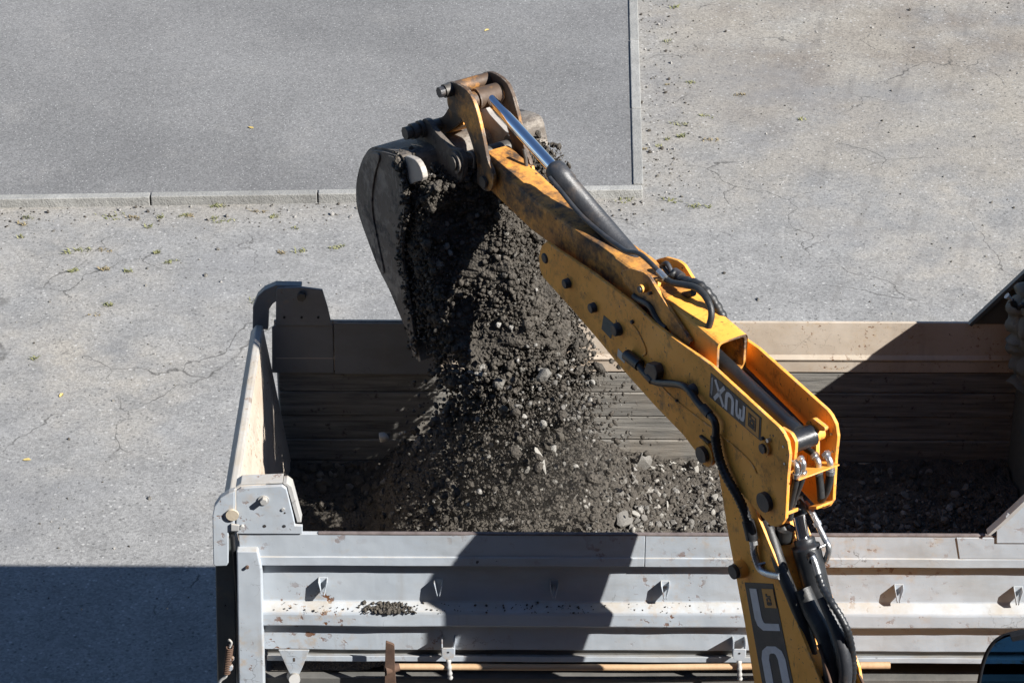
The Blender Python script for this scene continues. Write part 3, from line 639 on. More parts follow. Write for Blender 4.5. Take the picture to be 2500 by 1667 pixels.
# rolled tarpaulin hanging at the front
TA = atY(*dsp(2358, 720), 2.2); tarp = empty('rolled_tarpaulin', tuple(TA)); tag(tarp, 'grey-green rolled canvas tarpaulin tied beside the dark visor at right edge', 'tarpaulin')
def roll(pts, rad, seed):
    pts = [(*dsp(a, b), Y) for a, b, Y in pts]; P = spline([tuple(atY(a, b, Y)) for a, b, Y in pts], 8)
    m = MB(); m.tube(P, rad, 20, lambda i: rad*(.72+.5*abs(math.sin(i*.55+seed))))
    for i, v in enumerate(m.v):
        vv = Vector(v); d = mnoise.noise(vv*9)*.03+mnoise.noise(vv*22)*.012; m.v[i] = (v[0]+d, v[1]+d*.6, v[2]+d)
    return m
roll([(2400, 640, 2.2), (2362, 675, 2.18), (2345, 720, 2.15), (2352, 770, 2.12), (2350, 800, 2.12), (2362, 850, 2.12), (2352, 880, 2.12)], .085, .3).build('canvas_roll', 'canvas', tarp, off=tuple(TA))
roll([(2400, 660, 2.1), (2368, 720, 2.08), (2366, 780, 2.06), (2368, 840, 2.06)], .07, 1.3).build('canvas_fold', 'canvas', tarp, off=tuple(TA))
MB().tube(spline([tuple(atY(*dsp(a, b), 2.03)) for a, b in ((2330, 700), (2322, 690), (2338, 706), (2352, 700), (2372, 704))], 5), .018, 8, lambda i: .018+.006*math.sin(i*1.9)).build('tie', 'black_clean', tarp, off=tuple(TA))
MB().tube(spline([tuple(atY(*dsp(a, b), 2.02)) for a, b in ((2312, 679), (2318, 684), (2324, 690))], 3), .018, 8, lambda i: .022-.003*i).build('tie_end', 'label_white', tarp, off=tuple(TA))

# ================================================================== BACKHOE
base = ew(0, -UO, 0)
exc = empty('backhoe_excavator', tuple(base), AL)
tag(exc, 'yellow backhoe arm and bucket tipping soil into the truck bed', 'excavator')
def xb(m, name, mat, bevel=.003, parent=None): return m.build(name, mat, parent or exc, bevel)
def prof(pts, w, f=None): return [uz(*(f(*p) if f else p), w) for p in pts]
HW = .168     # half width over the dipper plates
# ---- boom
wl = -.135
boomL = [(1749, 1120), (1761, 1200), (1780, 1319), (1818, 1522), (1841, 1667)]
boomR = [(2005, 1667), (1938, 1501), (1908, 1402), (1850, 1262), (1815, 1130)]
pb = prof(boomL, wl)+[(uz(1841, 1667, wl)[0]-.36, 2.4), (-4.55+UO, 1.5), (-4.95+UO, 1.35), (-5.0+UO, 1.65)]+[(uz(2005, 1667, wl)[0]-.26, 2.9)]+prof(boomR, wl)
for a, b in ((-.135, -.117), (.117, .135)): xb(MB().prism(pb, a, b), 'boom_plate', 'machine_yellow', .004)
# spine and web between the plates
def inset(pts, d):
    c = np.mean(np.array(pts), 0); return [tuple(np.array(p)+(c-np.array(p))/np.linalg.norm(c-np.array(p))*d) for p in pts]
pl_ = [p for p in prof(boomL[1:], wl)]; pr_ = prof(boomR, wl)
m = MB()
for pa, pb2 in zip(pl_[:-1], pl_[1:]): m.prism([(pa[0]-.005, pa[1]), (pb2[0]-.005, pb2[1]), (pb2[0]-.02, pb2[1]), (pa[0]-.02, pa[1])], -.116, .116)
xb(m, 'boom_web', 'machine_yellow_dirty', 0)
m = MB()
for pa, pb2 in zip(pr_[:-2], pr_[1:-1]): m.prism([(pa[0]+.045, pa[1]), (pb2[0]+.045, pb2[1]), (pb2[0]+.06, pb2[1]), (pa[0]+.06, pa[1])], -.116, .116)
xb(m, 'boom_web', 'machine_yellow_dirty', 0)
# ---- outer dipper plates
dp = [(1334, 590), (1322, 600), (1315, 625), (1316, 650), (1324, 676), (1400, 760), (1467, 838), (1509, 890), (1600, 992), (1668, 1062), (1706, 1112), (1724, 1130), (1748, 1130), (1839, 1238), (1880, 1283), (1895, 1286), (1908, 1280), (1917, 1266), (1922, 1165), (1927, 1109), (1922, 1078), (1911, 1056), (1901, 1043), (1734, 890), (1650, 830), (1594, 788), (1548, 743), (1446, 666), (1355, 606)]
dpp = prof(dp, -HW)
for a, b in ((-HW, -HW+.022), (HW-.022, HW)): xb(MB().prism(dpp, a, b), 'dipper_plate', 'machine_yellow_dirty' if a < 0 else 'machine_yellow', .005)
# belly web between the plates
m = MB(); wv_ = prof([(1420, 785), (1509, 885), (1600, 985), (1700, 1098), (1839, 1232)], -HW)
for pa, pb2 in zip(wv_[:-1], wv_[1:]): m.prism([(pa[0], pa[1]+.012), (pb2[0], pb2[1]+.012), (pb2[0], pb2[1]+.03), (pa[0], pa[1]+.03)], -HW+.023, HW-.023)
xb(m, 'belly_plate', 'machine_yellow_dirty', 0)
# ---- inner sliding dipper: hollow box section
IW = .098
it = prof([(1178, 372), (1296, 483), (1425, 575), (1530, 651), (1640, 742), (1752, 838)], -IW); hh = .225
u0, u1 = it[0][0], it[-1][0]
def ztop(u):
    return float(np.interp(-u, [-q[0] for q in it], [q[1] for q in it]))
m = MB(); sec = fillet([(-IW, -hh), (IW, -hh), (IW, 0), (-IW, 0)], .035, 4); seci = fillet([(-IW+.016, -hh+.016), (IW-.016, -hh+.016), (IW-.016, -.016), (-IW+.016, -.016)], .025, 4); ns = len(sec)
us = [u0, it[1][0], it[2][0], it[3][0], it[4][0], u1]; vs_ = []
for u in us: vs_ += [(w, u, ztop(u)+zz) for w, zz in sec]
fs = [(i*ns+k, i*ns+(k+1) % ns, (i+1)*ns+(k+1) % ns, (i+1)*ns+k) for i in range(len(us)-1) for k in range(ns)]
b0 = len(vs_); vs_ += [(w, u1, ztop(u1)+zz) for w, zz in seci]+[(w, u1+.6, ztop(u1+.6)+zz) for w, zz in seci]; e0 = (len(us)-1)*ns
fs += [(e0+k, e0+(k+1) % ns, b0+(k+1) % ns, b0+k) for k in range(ns)]+[(b0+k, b0+(k+1) % ns, b0+ns+(k+1) % ns, b0+ns+k) for k in range(ns)]
fs += [tuple(range(ns)), tuple(range(b0+ns, b0+2*ns))]
m.add(vs_, fs)
inner = m.build('inner_dipper', 'machine_yellow_worn', exc, .004)
# clean rear end of the slider, wrapped as a thin sleeve
m = MB(); ua, ub = u1+.50, u1-.004; so_ = [(w*1.03, zz+.003 if zz > -.1 else zz-.003) for w, zz in sec]
for u in (ua, (ua+ub)/2, ub): m.v += [(w, u, ztop(max(u, u1))+zz) for w, zz in so_]
m.f += [(i*ns+k, i*ns+(k+1) % ns, (i+1)*ns+(k+1) % ns, (i+1)*ns+k) for i in range(2) for k in range(ns)]; m.sm += [False]*(2*ns)
xb(m, 'slider_sleeve', 'machine_yellow', 0, inner)
# ram bracket plates standing on the slider
bp = [(1515, 662), (1540, 655), (1570, 664), (1585, 675), (1618, 729), (1688, 834), (1676, 850), (1620, 790), (1560, 730), (1525, 690)]
bpp = fillet(prof(bp, -.125), .015, 3)
xb(MB().prism(bpp, -.128, -.108), 'ram_bracket', 'machine_yellow_worn', .003); xb(MB().prism(bpp, .108, .128), 'ram_bracket', 'machine_yellow', .003)
c = uz(1576, 702, -.13); xb(MB().cyl((-.165, *c), (.165, *c), .026, 18), 'ram_pin', 'machine_yellow', .003)
xb(MB().cyl((-.166, *c), (-.175, *c), .018, 14), 'pin_cap', 'black_paint', .002)
c = uz(1590, 715, -.13); xb(MB().cyl((-.128, *c), (-.15, *c), .010, 8), 'bolt', 'pin_steel', .002)
# guide plate with lug across the slider
pp = prof([(1622, 745), (1668, 760), (1668, 775), (1622, 762)], 0.); xb(MB().prism(pp, -.1, .1), 'guide_strip', 'machine_yellow_worn', .003)
# ---- bucket ram
ra, rb_, rc_ = e(1199, 244, 0.02), e(1352, 410, 0.02), e(1592, 690, 0.02)
V = lambda p: np.array(p, float)
xb(MB().cyl(ra, V(rb_)+(V(rc_)-V(rb_))*.05, .036, 24), 'ram_rod', 'chrome', 0)
dirn = (V(rc_)-V(rb_))/np.linalg.norm(V(rc_)-V(rb_))
br = MB().tube([V(rb_)-dirn*.004, V(rb_)+dirn*.01, V(rb_)+dirn*.03, V(rb_)+dirn*.14, V(rb_)+dirn*.141, V(rc_)-dirn*.04, V(rc_)], .06, 28, lambda i: (.05, .062, .066, .066, .0605, .0605, .052)[i]); barrel = xb(br, 'ram_barrel', 'black_paint', 0)
hp = [zB(262, 240), zB(330, 320), zB(480, 500), zB(640, 640), zB(740, 715), zB(800, 752), zB(870, 762), (zB(930, 800)), zB(1035, 905), zB(1060, 935)]
xb(MB().tube(spline([e(*p, -.06) for p in hp], 5), .014, 10), 'ram_pipe', 'black_paint', 0, barrel)
xb(MB().cyl(e(*zB(1020, 890), -.06), e(*zB(1068, 940), -.06), .019, 12), 'pipe_fitting', 'bright_steel', .002)
c = V(rc_); xb(MB().cyl((c[0]-.07, c[1], c[2]), (c[0]+.07, c[1], c[2]), .06, 20), 'ram_eye', 'black_paint', .004)
# hoses looping off the ram base
def hose(pts, f, w, r, mat='rubber', name='hose', ribs=0, parent=None, n=12):
    ws = w if isinstance(w, (list, tuple)) else [w]*len(pts)
    P = spline([e(*f(*p), q) for p, q in zip(pts, ws)], 8)
    rf = (lambda i: r*(1+.12*math.sin(i*ribs))) if ribs else None
    return xb(MB().tube(P, r, n, rf), name, mat, 0, parent)
hose([(1045, 925), (1110, 968), (1200, 985), (1290, 1010), (1355, 1080), (1388, 1170), (1375, 1260), (1330, 1350), (1285, 1395)], zB, [-.05, -.05, -.04, -.02, -.02, -.03, -.05, -.07, -.08], .019)
hose([(1110, 900), (1150, 935), (1220, 960), (1300, 985), (1370, 1050), (1430, 1140), (1475, 1230), (1495, 1310), (1480, 1350)], zB, [.0, .02, .03, .04, .06, .08, .09, .1, .1], .026, ribs=1.3)
hose([(1040, 860), (1075, 835), (1100, 870), (1120, 930), (1090, 905), (1050, 850)], zB, .04, .014, 'black_paint')
hose([(850, 1060), (880, 1085), (960, 1130), (1000, 1200), (1040, 1260), (1075, 1290)], zB, -.13, .019)
hose([(1060, 1060), (1140, 1065), (1230, 1050), (1262, 1040)], zB, .02, .02, 'black_paint')
xb(MB().cyl(e(*zB(1130, 900), .03), e(*zB(1180, 935), .03), .03, 14), 'hose_union', 'black_paint', .004)
xb(MB().prism(prof([(1110, 1315), (1155, 1320), (1185, 1362), (1140, 1368)], -.12, zB), -.124, -.12), 'white_tag', 'label_white', 0)
# ---- plugs and bosses on the left plate
for x, y, r, t, f in ((395, 970, .028, .03, zB), (575, 1140, .028, .03, zB), (745, 1290, .036, .035, zB), (843, 1240, .011, .012, zB), (230, 800, .03, .006, zB), (130, 430, .034, .035, zC), (12, 505, .008, .01, zC), (610, 770, .012, .012, zC)):
    c = uz(*f(x, y), -HW); xb(MB().tube([(-HW+.002, *c), (-HW-t, *c), (-HW-t-.004, *c)], r, 18, lambda i, r=r: (r*1.1, r, r*.8)[i]), 'plug', 'black_paint', 0)
c = uz(*zC(222, 868), -HW)
xb(MB().cyl((-HW+.004, *c), (-HW-.022, *c), .075, 28), 'pivot_boss', 'machine_yellow_dirty', .004); xb(MB().cyl((-HW-.0225, *c), (-HW-.05, *c), .047, 24), 'pivot_pin', 'black_paint', .005)
c = uz(*zC(634, 1205), -HW); xb(MB().cyl((-HW+.002, *c), (-HW-.03, *c), .055, 24), 'pivot_boss', 'black_paint', .006)
c = uz(*zC(632, 830), -HW); xb(MB().cyl((-HW-.02, *c), (HW+.02, *c), .042, 24), 'slide_pin', 'machine_yellow', .003); xb(MB().cyl((-HW-.0205, *c), (-HW-.034, *c), .027, 20), 'pin_cap', 'black_paint', .003)
c = uz(*zC(655, 778), -HW); xb(MB().cyl((-HW+.002, *c), (-HW-.02, *c), .012, 8), 'bolt', 'bright_steel', .002)
for x, y in ((1085, 738), (1093, 858)):
    c = uz(*zC(x, y), HW-.022); xb(MB().cyl((HW-.02, *c), (HW-.03, *c), .007, 10), 'bolt', 'bright_steel', 0)
for x, y in ((749, 826), (757, 945)):
    c = uz(*zC(x, y), -HW); xb(MB().cyl((-HW+.002, *c), (-HW-.004, *c), .007, 10), 'bolt', 'bright_steel', 0)
c = uz(*zD(385, 625), wl); xb(MB().tube([(wl+.004, *c), (wl-.03, *c), (wl-.05, *c)], .05, 22, lambda i: (.052, .05, .044)[i]), 'pivot_boss', 'machine_yellow_dirty', 0); xb(MB().cyl((wl-.03, *c), (wl-.075, *c), .041, 20), 'pivot_pin', 'black_paint', .005)
# ---- slide ram lying between the plates
sa, sb_ = e(*zC(270, 190), -.02), e(*zC(845, 735), -.02)
xb(MB().tube([sa, V(sa)*.12+V(sb_)*.88, V(sa)*.115+V(sb_)*.885, sb_], .046, 26, lambda i: (.046, .046, .05, .05)[i]), 'slide_ram', 'black_clean', 0)
c = uz(*zC(885, 770), 0); xb(MB().cyl((-.075, *c), (.06, *c), .058, 26), 'slide_ram_eye', 'black_clean', .006); xb(MB().cyl((.06, *c), (.14, *c), .04, 22), 'slide_ram_bush', 'machine_yellow', .004)
xb(MB().cyl(e(*zC(420, 230), .09), e(*zC(880, 690), .09), .016, 12), 'slide_rod', 'black_clean', 0)
def zprof(pts, w): return prof(pts, w, zC)
xb(MB().prism(fillet(zprof([(725, 690), (800, 735), (830, 790), (830, 830), (822, 920), (800, 930), (800, 800), (790, 775), (735, 750)], -.12), .012, 3), -.12, -.10), 'ram_lug', 'machine_yellow', .004)
xb(MB().prism(fillet(zprof([(915, 655), (965, 622), (1055, 690), (1050, 715), (1005, 710), (992, 760), (992, 900), (975, 880), (965, 760), (950, 720)], .09), .014, 3), .075, .10), 'ram_lug', 'machine_yellow', .004)
xb(MB().prism(zprof([(930, 945), (1045, 985), (1045, 995), (930, 960)], .05), -.13, .14), 'lug_plate', 'machine_yellow', .003)
xb(MB().prism(zprof([(975, 1225), (1030, 1225), (1030, 1245), (975, 1245)], .08), .03, HW-.025), 'rear_lip', 'machine_yellow', .003)
xb(MB().prism(zprof([(766, 1270), (800, 1270), (800, 1295), (766, 1295)], -.12), -HW+.023, -.07), 'rear_lip', 'machine_yellow', .003)
# pipes and hoses at the tail end
def hoseset(pts, w, r):
    elbow = pts[:3]; hose(elbow, zC, w, r*.82, 'bright_steel', 'pipe_elbow')
    xb(MB().cyl(e(*zC(*pts[0]), w), e(*zC(pts[0][0]+14, pts[0][1]+16), w), r*1.25, 6), 'pipe_nut', 'bright_steel', .002)
    xb(MB().cyl(e(*zC(*pts[2]), w), e(*zC(pts[2][0]-2, pts[2][1]+30), w), r*1.2, 10), 'pipe_collar', 'bright_steel', .002)
    hose(pts[2:], zC, w, r)
hoseset([(800, 925), (838, 960), (842, 1010), (830, 1080), (810, 1160), (785, 1260)], -.115, .020)
hoseset([(860, 910), (885, 940), (884, 1000), (872, 1060), (845, 1130), (805, 1240), (790, 1330)], -.075, .020)
hoseset([(960, 885), (990, 930), (994, 990), (1000, 1050), (1006, 1110), (1010, 1180)], .05, .021)
hoseset([(1040, 875), (1070, 925), (1076, 985), (1068, 1060), (1045, 1140), (1010, 1200)], .10, .022)
hose([(905, 840), (940, 862), (968, 888)], zC, .05, .018, 'rubber')
# big hose down the left flank
SP = lambda x, y: (x, y)
hose([(1530, 866), (1545, 878), (1562, 892)], SP, -.20, .034, 'black_clean', 'hose_end')
hose([(1556, 888), (1572, 908), (1590, 926), (1610, 934), (1640, 936), (1664, 940), (1682, 952), (1706, 985), (1728, 1008), (1743, 1025), (1748, 1046), (1746, 1068)], SP, -.205, .021, 'black_clean')
for a_, b_ in (((1584, 918), (1594, 929)), ((1716, 994), (1732, 1012))): xb(MB().cyl(e(*a_, -.205), e(*b_, -.205), .026, 12), 'hose_collar', 'black_paint', .003)
xb(MB().prism(fillet(prof([(1588, 905), (1596, 880), (1616, 886), (1622, 905), (1618, 925), (1600, 922)], -HW), .012, 3), -HW-.05, -HW+.001), 'hose_clamp', 'black_paint', .005)
xb(MB().tube(spline([e(x, y, -HW-.001) for x, y in ((1600, 925), (1640, 968), (1690, 1008), (1745, 1050), (1800, 1095), (1835, 1130), (1848, 1155))], 5), .006, 6), 'weld_bead', 'machine_yellow_dirty', 0)
xb(MB().tube(spline([e(x, y, -HW-.001) for x, y in ((1542, 790), (1556, 806), (1572, 838), (1578, 860), (1570, 868))], 5), .006, 6), 'weld_bead', 'machine_yellow_dirty', 0)
hose([(272, 750), (285, 830), (305, 920), (345, 1020), (395, 1110), (440, 1190), (480, 1280), (505, 1360)], zC, [-.205]*4+[-.2, -.19, -.18, -.175], .026, 'black_clean', ribs=2.6)
hose([(500, 1340), (520, 1420), (530, 1470)], zC, -.175, .034, 'black_clean', 'hose_sleeve')
hose([(470, 400), (470, 470), (490, 560), (530, 640), (600, 675), (690, 692)], zD, [-.17, -.165, -.16, -.155, -.15, -.14], .020, 'bright_steel', 'steel_pipe')
xb(MB().cyl(e(*zD(505, 595), -.165), e(*zD(590, 575), -.12), .007, 10), 'pipe_clip', 'bright_steel', 0)
xb(MB().cyl(e(*zD(468, 398), -.17), e(*zD(474, 432), -.17), .026, 6), 'pipe_nut', 'bright_steel', .002)
xb(MB().prism(prof([(180, 740), (245, 790), (250, 800), (185, 760)], -HW, zC), -HW-.02, -HW+.001), 'stop_lug', 'black_paint', .003)
# ---- dipper ram
wr = .035
xb(MB().cyl(e(*zD(828, 130), wr), e(*zD(880, 400), wr), .036, 24), 'ram_rod', 'chrome', 0)
xb(MB().tube([e(*zD(800, 60), wr), e(*zD(835, 190), wr)], .052, 20), 'rod_end', 'black_clean', .004)
d0, d1 = V(e(*zD(886, 395), wr)), V(e(*zD(1110, 1300), wr)); dd = (d1-d0)/np.linalg.norm(d1-d0)
bl = xb(MB().tube([d0-dd*.012, d0, d0+dd*.03, d0+dd*.031, d0+dd*.05, d0+dd*.25, d1+dd*.9], .07, 30, lambda i: (.05, .058, .058, .076, .078, .074, .074)[i]), 'ram_barrel', 'black_clean', 0)
hose([(950, 530), (965, 560), (985, 620), (1005, 690)], zD, wr-.075, .017, 'bright_steel', 'pipe_elbow')
xb(MB().cyl(e(*zD(940, 525), wr-.06), e(*zD(955, 560), wr-.08), .026, 12), 'pipe_union', 'black_clean', .003)
hose([(1000, 680), (1040, 790), (1110, 910), (1180, 1020), (1230, 1120), (1262, 1230), (1280, 1350), (1285, 1450), (1270, 1580), (1240, 1750)], zD, [-.04, -.05, -.06, -.05, -.04, -.02, 0, 0, 0, 0], .021, 'black_clean', 'spiral_hose', ribs=2.2)
hose([(890, 90), (930, 140), (975, 220), (1005, 290), (1050, 380), (1080, 440), (1085, 490), (1060, 560), (1040, 580)], zD, .11, .017, 'bright_steel', 'steel_pipe')
xb(MB().cyl(e(*zD(985, 245), .11), e(*zD(1000, 278), .11), .024, 8), 'pipe_nut', 'bright_steel', .002)
xb(MB().cyl(e(*zD(1075, 428), .11), e(*zD(1010, 455), .06), .008, 8), 'pipe_clip', 'bright_steel', 0)
# hose bundle behind the boom
hose([(520, 150), (600, 330), (660, 520), (720, 690), (790, 860), (850, 1010), (900, 1150), (950, 1330), (990, 1580), (1010, 1750)], zD, [-.08, -.09, -.1, -.11, -.11, -.1, -.09, -.08, -.06, -.06], .036, 'rubber', n=16)
hose([(560, 150), (640, 330), (700, 520), (760, 700), (830, 860), (900, 1030), (955, 1200), (1020, 1400), (1080, 1600), (1110, 1750)], zD, [-.04]*4+[-.03]*6, .04, 'black_clean', n=16)
hose([(620, 300), (660, 420), (690, 500), (720, 600), (760, 720), (820, 850)], zD, -.02, .022, 'pin_steel')
hose([(700, 250), (760, 430), (800, 560), (850, 720), (900, 900), (930, 1010)], zD, .06, .03, 'label_white', 'pale_hose')
hose([(870, 800), (950, 980), (1040, 1150), (1100, 1350), (1120, 1580), (1110, 1750)], zD, -.06, .05, 'rubber', n=18)
hose([(1040, 860), (1100, 1000), (1160, 1150), (1205, 1300), (1225, 1450), (1215, 1600), (1190, 1750)], zD, -.045, .036, 'black_paint', n=16)
hose([(1300, 1420), (1340, 1510), (1370, 1580), (1400, 1700)], zD, .12, .008, 'rust', 'cable')
hose([(1000, 1250), (1060, 1420), (1110, 1600)], zD, -.115, .009, 'rust', 'cable')
hose([(700, 290), (715, 330), (730, 370), (735, 300)], zD, -.02, .05, 'rubber', 'hose_sleeve')

# ---- decals
def quadmap(c00, c10, c01, c11, w, f):
    q = [V(e(*f(*p), w)) for p in (c00, c10, c01, c11)]
    return lambda s, t: (1-s)*(1-t)*q[0]+s*(1-t)*q[1]+(1-s)*t*q[2]+s*t*q[3]
def flat(mp, polys, name, mat, parent, dw):
    m = MB()
    for P in polys:
        vv = [mp(*p)+np.array([dw, 0, 0]) for p in P]; n = len(vv); m.add(vv+[v+np.array([.0015, 0, 0]) for v in vv], [tuple(range(n)), tuple(range(n, 2*n))]+[(i, (i+1) % n, n+(i+1) % n, n+i) for i in range(n)])
    return m.build(name, mat, parent)
def stroke(path, th, th2=None):
    p = np.array(path, float); out = []; n = len(p); L = []; Rr = []
    for i in range(n):
        a = p[i]-p[i-1] if i else p[1]-p[0]; b = p[i+1]-p[i] if i < n-1 else p[-1]-p[-2]
        a = a/np.linalg.norm(a); b = b/np.linalg.norm(b); na, nb = np.array([-a[1], a[0]]), np.array([-b[1], b[0]]); mm = na+nb; mm /= np.linalg.norm(mm)
        k = th/2/max(.5, mm@na); L.append(p[i]+mm*k); Rr.append(p[i]-mm*k)
    for i in range(n-1): out.append([tuple(L[i]), tuple(L[i+1]), tuple(Rr[i+1]), tuple(Rr[i])])
    return out
GL = {'J': ([[(.80, 1.), (.80, .36), (.74, .24), (.62, .18), (0, .18)]], .3),
      'C': ([[(1., .83), (.36, .83), (.22, .76), (.16, .62), (.16, .38), (.22, .24), (.36, .17), (1., .17)]], .3),
      'B': ([[(.16, 0), (.16, 1)], [(.16, .86), (.7, .86), (.82, .78), (.82, .62), (.7, .52), (.16, .52)], [(.7, .5), (.84, .4), (.84, .22), (.7, .14), (.16, .14)]], .28),
      '3': ([[(.05, .86), (.62, .86), (.8, .78), (.82, .64), (.7, .52), (.35, .52)], [(.7, .5), (.84, .38), (.82, .22), (.62, .14), (.05, .14)]], .24),
      'X': ([[(.04, 1), (.96, 0)], [(.96, 1), (.04, 0)]], .26)}
def word(mp, letters, boxes, name, mat, parent, dw, asp):
    polys = []
    for ch, (x0, x1, y0, y1) in zip(letters, boxes):
        for path in GL[ch][0]:
            a = asp*(x1-x0)/(y1-y0)      # keep stroke even
            pp = [(x*a, y) for x, y in path]
            for P in stroke(pp, GL[ch][1]): polys.append([(x0+(x/a)*(x1-x0), y0+y*(y1-y0)) for x, y in P])
    return flat(mp, polys, name, mat, parent, dw)
def word2(mp, letters, boxes, name, mat, parent, dw, a):
    polys = []                       # glyphs turned a quarter: width runs along t, height runs back along s
    for ch, (s0, s1, t0, t1) in zip(letters, boxes):
        for path in GL[ch][0]:
            for P in stroke([(x*a, y) for x, y in path], GL[ch][1]*.92): polys.append([(s1-y*(s1-s0), t0+x/a*(t1-t0)) for x, y in P])
    return flat(mp, polys, name, mat, parent, dw)
FULL = [[(0, 0), (1, 0), (1, 1), (0, 1)]]
mp = quadmap((597, 625), (245, 312), (590, 785), (235, 478), -HW, zC)
dk = flat(mp, FULL, 'decal', 'decal_black', exc, -.0025)
flat(mp, [[(.03, .06), (.285, .06), (.285, .94), (.03, .94)]], 'decal_field', 'decal_orange', dk, -.0045)
flat(mp, [[(.10, .22), (.225, .22), (.225, .25), (.10, .25)], [(.10, .75), (.225, .75), (.225, .78), (.10, .78)], [(.09, .22), (.105, .22), (.105, .78), (.09, .78)], [(.22, .22), (.235, .22), (.235, .78), (.22, .78)]], 'badge_border', 'decal_black', dk, -.0065)
word2(mp, 'JCB', [(.115, .21, .27, .42), (.115, .21, .44, .58), (.115, .21, .60, .74)], 'lettering', 'decal_black', dk, -.0066, .8)
word2(mp, '3CX', [(.30, .495, .10, .92), (.51, .70, .08, .92), (.715, .90, .06, .94)], 'lettering', 'decal_silver', dk, -.0045, 1.35)
flat(mp, [[(.945, .1), (.955, .1), (.955, .85), (.945, .85)], [(.965, .15), (.972, .15), (.972, .8), (.965, .8)]], 'fine_print', 'decal_silver', dk, -.0045)
mp = quadmap((398, 740), (632, 2080), (632, 752), (900, 2080), wl, zD)
dk = flat(mp, FULL, 'decal', 'decal_black', exc, -.0025)
word(mp, 'JCB', [(.035, .325, .12, .93), (.36, .65, .12, .93), (.68, .97, .12, .93)], 'lettering', 'decal_silver', dk, -.0045, 5.6)
flat(mp, [[(.032, .58), (.148, .58), (.148, .97), (.032, .97)]], 'decal_field', 'decal_orange', dk, -.0062)
word(mp, 'JCB', [(.062, .083, .68, .84), (.087, .108, .68, .84), (.112, .133, .68, .84)], 'lettering', 'decal_black', dk, -.0082, 5.6)
mp = quadmap((740, 1425), (790, 1480), (735, 1480), (785, 1530), -HW, zB); flat(mp, FULL, 'warning_label', 'label_white', exc, -.0025)
mp = quadmap((640, 1195), (715, 1260), (625, 1290), (690, 1360), -HW, zB); flat(mp, FULL, 'worn_label', 'canvas', exc, -.0022)

# ---- tipping links
lk = [(922, 215), (960, 198), (1020, 205), (1085, 240), (1155, 300), (1200, 390), (1235, 500), (1270, 640), (1300, 790), (1330, 950), (1385, 1070), (1390, 1160), (1370, 1230), (1330, 1250), (1270, 1215), (1225, 1140), (1240, 1030), (1200, 850), (1150, 690), (1095, 560), (1030, 500), (965, 470), (945, 400), (945, 310)]
LW = .145
lkp = smooth2(prof(lk, -LW, zA), 1)
for a, b in ((-LW, -LW+.024), (LW-.03, LW-.006)): xb(MB().prism(lkp, a, b), 'tipping_link', 'link_grime', .004)
c = uz(*zA(985, 268), -LW); xb(MB().cyl((-LW+.024, *c), (LW-.03, *c), .042, 22), 'link_tube', 'link_grime', .003); xb(MB().cyl((-LW, *c), (-LW-.05, *c), .042, 18), 'pin_head', 'pin_steel', .004); xb(MB().cyl((-LW-.05, *c), (-LW-.085, *c), .034, 8), 'pin_nut', 'black_paint', .003)
c2 = uz(*zA(1100, 400), -LW); xb(MB().cyl((-LW+.025, *c2), (-.06, *c2), .052, 22), 'link_bush', 'link_grime', .003); xb(MB().tube([(-.055, *c2), (.10, *c2)], .066, 26), 'ram_eye', 'link_grime', .004); xb(MB().cyl((.10, *c2), (LW-.03, *c2), .05, 22), 'link_bush', 'machine_yellow', .003)
c3 = uz(*zA(1310, 1150), -LW); xb(MB().cyl((-LW-.02, *c3), (LW+.02, *c3), .036, 20), 'link_pin', 'pin_steel', .003)
# lever arm from links to bucket (H-link)
for w in (-.10, .075):
    q = prof([(1060, 420), (960, 440), (930, 500), (890, 540), (790, 560), (720, 600), (740, 660), (840, 690), (930, 690), (1000, 640), (1090, 570), (1150, 500)], w, zA); xb(MB().prism(smooth2(q, 1), w, w+.028), 'bucket_link', 'link_grime', .004)
q = prof([(860, 620), (1000, 560), (1090, 540), (1100, 610), (960, 690), (880, 690)], -.07, zA); xb(MB().prism(q, -.07, .075), 'bucket_link_web', 'machine_yellow', .004)
# small details on the slider: lever post, ring, hole
hose([(1680, 840), (1700, 950), (1712, 1130)], zA, .06, .012, 'pin_steel', 'lever')
xb(MB().tube([e(*zA(1715, 1100), .06), e(*zA(1725, 1140), .06)], .032, 14), 'lever_foot', 'pin_steel', .003)
q = prof([(1735, 1000), (1770, 1000), (1785, 1060), (1760, 1110), (1740, 1080)], .085, zA); xb(MB().prism(q, .075, .092), 'lever_lug', 'machine_yellow', .003)
ring = [e(*zA(1810+60*math.cos(a), 1185+26*math.sin(a)), .05) for a in np.linspace(0, 6.283, 19)]; xb(MB().tube(ring, .007, 6, cap=False), 'ring', 'black_paint', 0)
c = e(*zA(1515, 960), 0.); xb(MB().cyl((c[0], c[1], c[2]-.01), (c[0], c[1], c[2]+.006), .013, 14), 'grease_hole', 'black_paint', 0)
hose([(1140, 870), (1190, 880), (1210, 930), (1205, 1020)], zA, -.17, .009, 'pin_steel', 'wire_clip')

